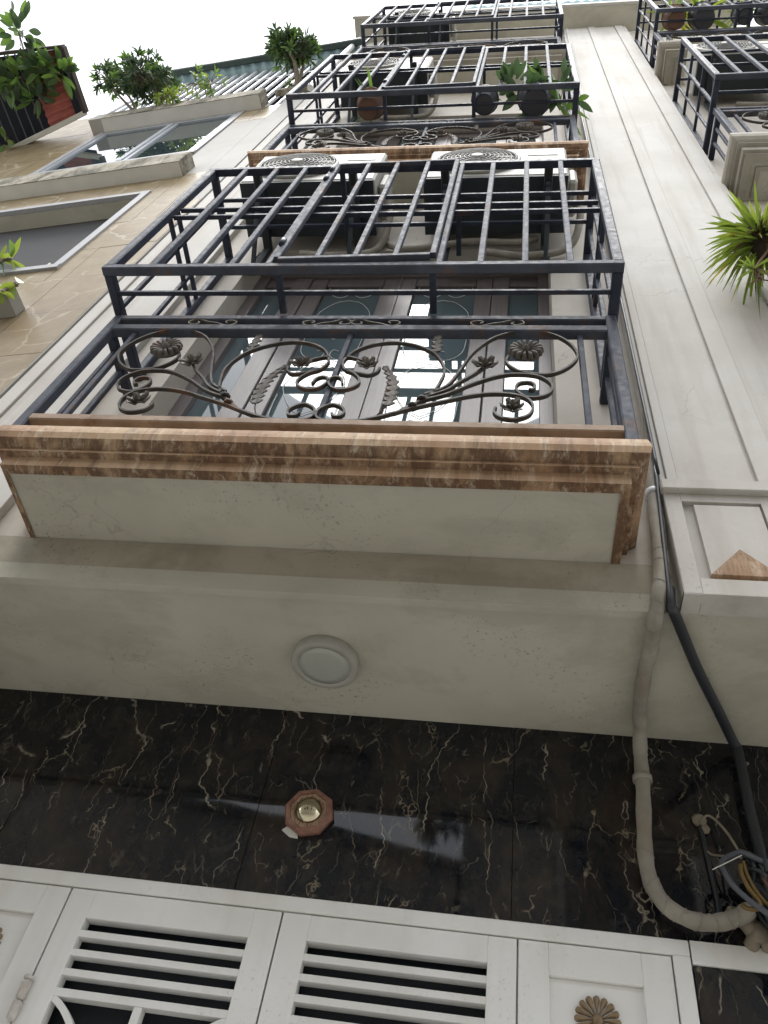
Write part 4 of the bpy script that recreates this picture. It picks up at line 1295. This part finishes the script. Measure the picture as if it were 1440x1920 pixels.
# ------------------------------------------------------------------ plants
def leaf(mb, base, d, up, L, W, fold=.15, droop=.2, seg=4):
    d = Vector(d).normalized()
    s_ = d.cross(Vector(up))
    if s_.length < 1e-3: s_ = Vector((1, 0, 0))
    s_.normalize()
    n_ = s_.cross(d).normalized()
    vs, fs = [], []
    for i in range(seg + 1):
        t = i / seg
        c_ = Vector(base) + d * L * t - Vector((0, 0, 1)) * droop * L * t * t
        w_ = W * (math.sin(math.pi * min(1, (t * .92 + .06))) ** .8)
        vs += [c_ - s_ * w_ * .5 + n_ * fold * w_, c_, c_ + s_ * w_ * .5 + n_ * fold * w_]
    for i in range(seg):
        fs += [(3 * i, 3 * i + 1, 3 * i + 4, 3 * i + 3), (3 * i + 1, 3 * i + 2, 3 * i + 5, 3 * i + 4)]
    mb.add(vs, fs, True)


def bush(label, name, base, crowns, leafL, leafW, nleaf, mats, group, seed, stemr=.018, cat='plant', droop=.3):
    """stems from base to each crown; leaves in rosettes at twig ends"""
    rng = random.Random(seed)
    t = thing(name, base, label, cat, group)
    st = MB()
    lf = [MB() for _ in mats]
    for c_, r_, k in crowns:
        c_ = Vector(c_)
        b0 = Vector(base)
        mid = b0.lerp(c_, .5) + Vector((rng.uniform(-.06, .06), rng.uniform(-.04, .04), rng.uniform(-.02, .1)))
        st.tube(smooth([b0, mid, c_ - Vector((0, 0, r_ * .3))], 5), [stemr * (1 - .06 * i) for i in range(11)], 6)
        for i in range(k):
            while True:
                o = Vector((rng.uniform(-1, 1), rng.uniform(-1, 1), rng.uniform(-1, 1)))
                if .25 < o.length < 1: break
            o = o.normalized() * (o.length ** .5) * rng.uniform(.75, 1.08)
            tip = c_ + o * r_
            st.tube([c_ + o * r_ * .15, c_ + o * r_ * .6 + Vector((0, 0, -.02)), tip], [.005, .004, .0025], 4)
            ax = (o.normalized() + Vector((0, 0, .5))).normalized()
            kk = rng.randint(len(mats)) if False else int(rng.random() ** 1.6 * len(mats))
            for j in range(nleaf):
                a_ = 2 * math.pi * j / nleaf + rng.uniform(-.4, .4)
                q = ax.orthogonal().normalized()
                q2 = ax.cross(q)
                dd = (q * math.cos(a_) + q2 * math.sin(a_)) * rng.uniform(.6, 1.1) + ax * rng.uniform(.2, 1.0)
                leaf(lf[kk], tip - ax * rng.uniform(0, .04), dd, ax, leafL * rng.uniform(.7, 1.2), leafW * rng.uniform(.8, 1.2), .12, rng.uniform(0, droop), 3)
    st.build('stem', 'bark', t)
    for q, m_ in zip(lf, mats):
        if q.v: q.build('foliage', m_, t, kind='stuff')
    return t


LG = 'leafy plants on the ledges of the left house'

P3 = lambda u_, o_, z: tuple(LX(Vector((u_, o_, z))))
bush('round leafy shrub at the left end of the top ledge, its branch leaning over', 'shrub', P3(-1.75, .09, 8.70),
     [(P3(-2.30, .36, 9.42), .20, 34), (P3(-2.05, .30, 9.2), .16, 16)], .085, .026, 8, ['leaf_dark', 'leaf_mid'], LG, 21)
bush('biggest dense shrub on the top ledge, standing up against the white sky', 'shrub', P3(-1.5, .09, 8.70),
     [(P3(-1.66, .42, 8.92), .24, 48), (P3(-1.72, .34, 9.15), .26, 54), (P3(-1.50, .34, 8.95), .2, 30)], .085, .026, 8, ['leaf_dark', 'leaf_dark', 'leaf_mid'], LG, 22)
bush('thin light green plant with sparse leaves midway along the top ledge', 'small_plant', P3(-.95, .09, 8.70),
     [(P3(-1.12, .26, 8.95), .16, 10), (P3(-.93, .24, 8.85), .14, 8), (P3(-1.3, .2, 8.7), .09, 5)], .075, .028, 4, ['leaf_bright', 'leaf_mid'], LG, 23, .007)
bush('small tree with a bare pale trunk on the ledge beside the middle cage', 'small_tree', P3(-.10, .05, 9.05),
     [(P3(-.16, .36, 9.40), .20, 46), (P3(-.30, .33, 9.55), .17, 36), (P3(-.05, .34, 9.45), .17, 36), (P3(-.26, .45, 9.42), .15, 28)], .095, .022, 8, ['leaf_dark', 'leaf_mid'], LG, 24, .022)
bush('little tuft of seedlings at the foot of the small tree', 'small_plant', P3(.0, .04, 9.06),
     [(P3(-.16, .07, 9.12), .07, 7), (P3(.03, .06, 9.12), .07, 7)], .05, .02, 4, ['leaf_mid', 'leaf_bright'], LG, 25, .004)
bush('yellow green sprig at the left end of the top ledge below the biggest shrub', 'small_plant', P3(-1.28, .10, 8.70),
     [(P3(-1.45, .2, 8.75), .09, 8), (P3(-1.33, .21, 8.62), .06, 5)], .07, .03, 4, ['leaf_bright'], LG, 26, .005)


def bigleaf(label, base, specs, L, W, mats, seed, name='broad_leaved_plant', group=None, cat='plant'):
    rng = random.Random(seed)
    t = thing(name, base, label, cat, group)
    st = MB()
    for c_, r_, k in specs:
        c_ = Vector(c_)
        b0 = Vector(base)
        st.tube(smooth([b0, b0.lerp(c_, .5) + Vector((0, 0, .05)), c_], 4), .010, 6)
        for i in range(k):
            o = Vector((rng.gauss(0, 1), rng.gauss(0, 1), rng.gauss(0, .8))).normalized()
            tip = c_ + o * r_ * rng.uniform(.1, .75)
            mb = MB()
            dd = o + Vector((rng.uniform(-.5, .5), rng.uniform(-.5, .5), rng.uniform(-.3, .5)))
            leaf(mb, tip, dd, (rng.uniform(-.4, .4), rng.uniform(-.6, .2), 1), L * rng.uniform(.7, 1.15), W * rng.uniform(.8, 1.15), .12, rng.uniform(.05, .5), 5)
            mb.build('leaf', mats[int(rng.random() ** 1.3 * len(mats))], t)
    st.build('stem', 'bark', t)
    return t


bigleaf('large glossy leaved plant hanging out of the dark cage at the far left', P3(-2.75, .45, 8.56),
        [(P3(-2.66, .98, 8.62), .24, 34), (P3(-2.45, .66, 8.40), .20, 34), (P3(-2.70, .62, 8.40), .24, 40), (P3(-2.27, .60, 8.40), .16, 26), (P3(-2.95, .66, 8.42), .26, 46), (P3(-3.1, .8, 8.42), .2, 26), (P3(-2.60, .40, 8.44), .14, 16)], .17, .066, ['leaf_dark', 'leaf_mid', 'leaf_mid'], 31, group=LG)
bigleaf('few light round leaves low in the corner of the far left cage', P3(-3.15, .1, 8.45), [(P3(-3.12, .08, 8.40), .1, 7)], .13, .055, ['leaf_bright', 'leaf_mid'], 32, group=LG)
bigleaf('bright green fleshy plant on the sill of the grey recess, left edge', P3(-.86, .06, 4.36),
        [(P3(-.88, .07, 4.40), .04, 9), (P3(-.80, .06, 4.40), .03, 5)], .14, .034, ['leaf_bright', 'leaf_mid'], 33, name='fleshy_plant', group=LG)
bigleaf('creeper with round yellow green leaves trailing from the broken planter', P3(-.40, .12, 3.725),
        [(P3(-.30, .15, 3.66), .04, 4), (P3(-.33, .155, 3.57), .03, 3), (P3(-.36, .155, 3.46), .05, 4)], .06, .045, ['leaf_bright'], 34, name='creeper', group=LG)


def pot(label, c, r0, r1, h, mt, group, name='plant_pot'):
    t = thing(name, c, label, 'plant pot', group)
    MB().lathe([(r0 * .9, 0), (r0, .004), (r0 + (r1 - r0) * .7, h * .7), (r1, h * .92), (r1 * 1.06, h * .93), (r1 * 1.06, h), (r1 * .95, h), (r1 * .9, h * .9)], c, 'Z', 22).build('pot', mt, t)
    MB().lathe([(r1 * .9, h * .9), (.001, h * .93)], c, 'Z', 22).build('soil', 'soil', t)
    return t


PG = 'plant pots standing in the balcony cages'
zf = 6.283
# pots stand on the floor bars of the cage
pot('terracotta pot at the left in the middle cage, with a few thin leaves', (-1.10, 1.245, zf), .075, .105, .20, 'terracotta', PG)
pot('small dark pot in the middle cage between the clay pot and the big pot', (-.27, 1.245, zf), .07, .095, .17, 'dark_pot', PG)
pot('biggest dark pot in the middle cage, under the spreading leaves', (.085, 1.245, zf), .095, .125, .24, 'dark_pot', PG)
VG = 'plants growing in the balcony cages'


def strappy(label, base, n, L, W, mats, seed, up=.6, name='strap_leaved_plant', group=VG, spread=1.0, droop=(.2, .9), extra=None):
    rng = random.Random(seed)
    t = thing(name, base, label, 'plant', group)
    for i in range(n):
        a_ = rng.uniform(0, 2 * math.pi)
        el = rng.uniform(up - .5, up + .5)
        d = Vector((math.cos(a_) * math.cos(el) * spread, math.sin(a_) * math.cos(el) * spread, math.sin(el)))
        mb = MB()
        leaf(mb, Vector(base) + Vector((rng.uniform(-.015, .015), rng.uniform(-.015, .015), rng.uniform(-.01, .02))), d, (0, 0, 1), L * rng.uniform(.6, 1.1), W * rng.uniform(.7, 1.1), .25, rng.uniform(*droop), 6)
        mb.build('leaf', mats[int(rng.random() ** 1.2 * len(mats))], t)
    return t


strappy('thin arching leaves rising from the terracotta pot', (-1.10, 1.24, zf + .19), 12, .26, .014, ['leaf_mid', 'leaf_dark'], 41)
strappy('low dark leaves in the small dark pot of the middle cage', (-.27, 1.24, zf + .16), 14, .14, .022, ['leaf_dark', 'leaf_mid'], 42)
bigleaf('broad dark leaves spreading from the biggest dark pot', (.085, 1.245, zf + .23),
        [((-.10, 1.2, zf + .30), .14, 14), ((.12, 1.21, zf + .3), .14, 12), ((.24, 1.2, zf + .26), .12, 10), ((.02, 1.19, zf + .1), .12, 10)], .15, .055, ['leaf_dark'], 43, group=VG)
strappy('tall upright blades standing at the right end of the middle cage', (.255, 1.25, zf + .02), 10, .65, .035, ['leaf_mid', 'leaf_dark'], 44, 1.15, droop=(.0, .3))
bigleaf('single dark leaf poking out past the right post of the middle cage', (.33, 1.25, zf + .03), [((.36, 1.24, zf + .04), .03, 3)], .13, .045, ['leaf_dark', 'leaf_mid'], 45, group=VG)
z3 = 9.822
pot('brown ribbed pot at the left end of the top right cage', (1.50, 1.235, z3), .085, .115, .24, 'terracotta', PG)
pot('wide dark pot second from the left in the top right cage', (1.77, 1.235, z3), .10, .125, .26, 'dark_pot', PG)
pot('slim dark pot third from the left in the top right cage', (2.16, 1.235, z3), .075, .095, .25, 'dark_pot', PG)
pot('dark round pot at the right edge of the top right cage', (2.40, 1.235, z3), .085, .11, .24, 'dark_pot', PG)
strappy('bright yellow green leaves above the pots of the top right cage, in the middle', (1.80, 1.23, z3 + .25), 22, .36, .05, ['leaf_bright', 'leaf_yellow', 'leaf_bright'], 46, .7)
strappy('grassy olive leaves over the brown ribbed pot of the top right cage', (1.50, 1.23, z3 + .23), 26, .40, .018, ['leaf_mid', 'leaf_bright'], 47, .8)
strappy('grassy olive leaves over the slim dark pot of the top right cage', (2.16, 1.23, z3 + .24), 24, .36, .02, ['leaf_mid', 'leaf_bright'], 48, .8)

# hanging strap-leaved plant at the right edge
hx, hy, hz = 1.085, 1.35, 3.87
ht = thing('hanging_plant', (hx, hy, hz), 'bushy yellow green strap leaved plant hanging at the right edge before the pilaster', 'plant')
MB().lathe([(.03, -.17), (.055, -.16), (.07, -.06), (.075, .0), (.068, .0), (.06, -.04)], (hx, hy, hz), 'Z', 16).build('root_ball', 'soil', ht)
MB().tube([(hx, hy, hz + .0), (hx + .002, hy, hz + .25), (hx + .06, hy + .12, hz + .36), (hx + .09, 1.63, hz + .36)], .006, 6).build('hanger', 'iron', ht)
rng = random.Random(77)
for i in range(230):
    a_ = rng.uniform(0, 2 * math.pi)
    el = rng.uniform(-.95, 1.15)
    d = Vector((math.cos(a_) * math.cos(el), math.sin(a_) * math.cos(el) * .8, math.sin(el)))
    mb = MB()
    base = Vector((hx, hy, hz + rng.uniform(-.10, .04))) + d * .03
    leaf(mb, base, d, (0, 0, 1), rng.uniform(.16, .29), rng.uniform(.010, .017), .3, rng.uniform(.1, .95), 6)
    q = rng.random()
    mb.build('leaf', 'leaf_yellow' if q < .08 else ('leaf_bright' if q < .28 else 'leaf_pandan'), ht)
for i in range(16):                                     # dead straps hanging from the root ball
    a_ = rng.uniform(0, 2 * math.pi)
    mb = MB()
    leaf(mb, (hx + .04 * math.cos(a_), hy + .04 * math.sin(a_), hz - .08), (math.cos(a_), math.sin(a_), -.4), (0, 0, 1), rng.uniform(.10, .2), .009, .35, rng.uniform(.8, 1.4), 5)
    mb.build('leaf', 'root', ht, label='brown dead strap leaf')
# a plantlet on a runner below
rn = MB().tube(smooth([(hx - .01, hy - .02, hz - .15), (hx - .03, hy - .03, hz - .26), (hx - .085, hy - .03, hz - .38), (hx - .125, hy - .03, hz - .47)], 5), .005, 6).build('runner', 'root', ht)
c_ = Vector((hx - .13, hy - .03, hz - .48))
for i in range(14):
    a_ = rng.uniform(0, 2 * math.pi)
    el = rng.uniform(-.6, .5)
    mb = MB()
    leaf(mb, c_, (math.cos(a_) * math.cos(el), math.sin(a_) * math.cos(el) * .7, math.sin(el)), (0, 0, 1), rng.uniform(.07, .12), .009, .3, rng.uniform(.3, 1.0), 5)
    mb.build('leaf', 'leaf_pandan', ht)
for i in range(6):
    p0 = c_ + Vector((rng.uniform(-.01, .02), 0, 0))
    MB().tube(smooth([p0, p0 + Vector((rng.uniform(-.02, .03), rng.uniform(-.02, .02), -.05)), p0 + Vector((rng.uniform(-.04, .05), rng.uniform(-.02, .02), -.11))], 4), .0028, 5).build('root', 'root', ht)

# shrub on the parapet across the alley: its mirror image shows in the marble
bush('leafy shrub on the parapet of the house across the alley, mirrored in the marble', 'shrub', (-.15, -2.7, 5.09),
     [((-.45, -2.6, 4.7), .3, 40), ((-.55, -2.55, 4.35), .25, 34), ((-.4, -2.6, 5.2), .3, 30)], .11, .035, 8, ['leaf_dark', 'leaf_mid'], None, 61)
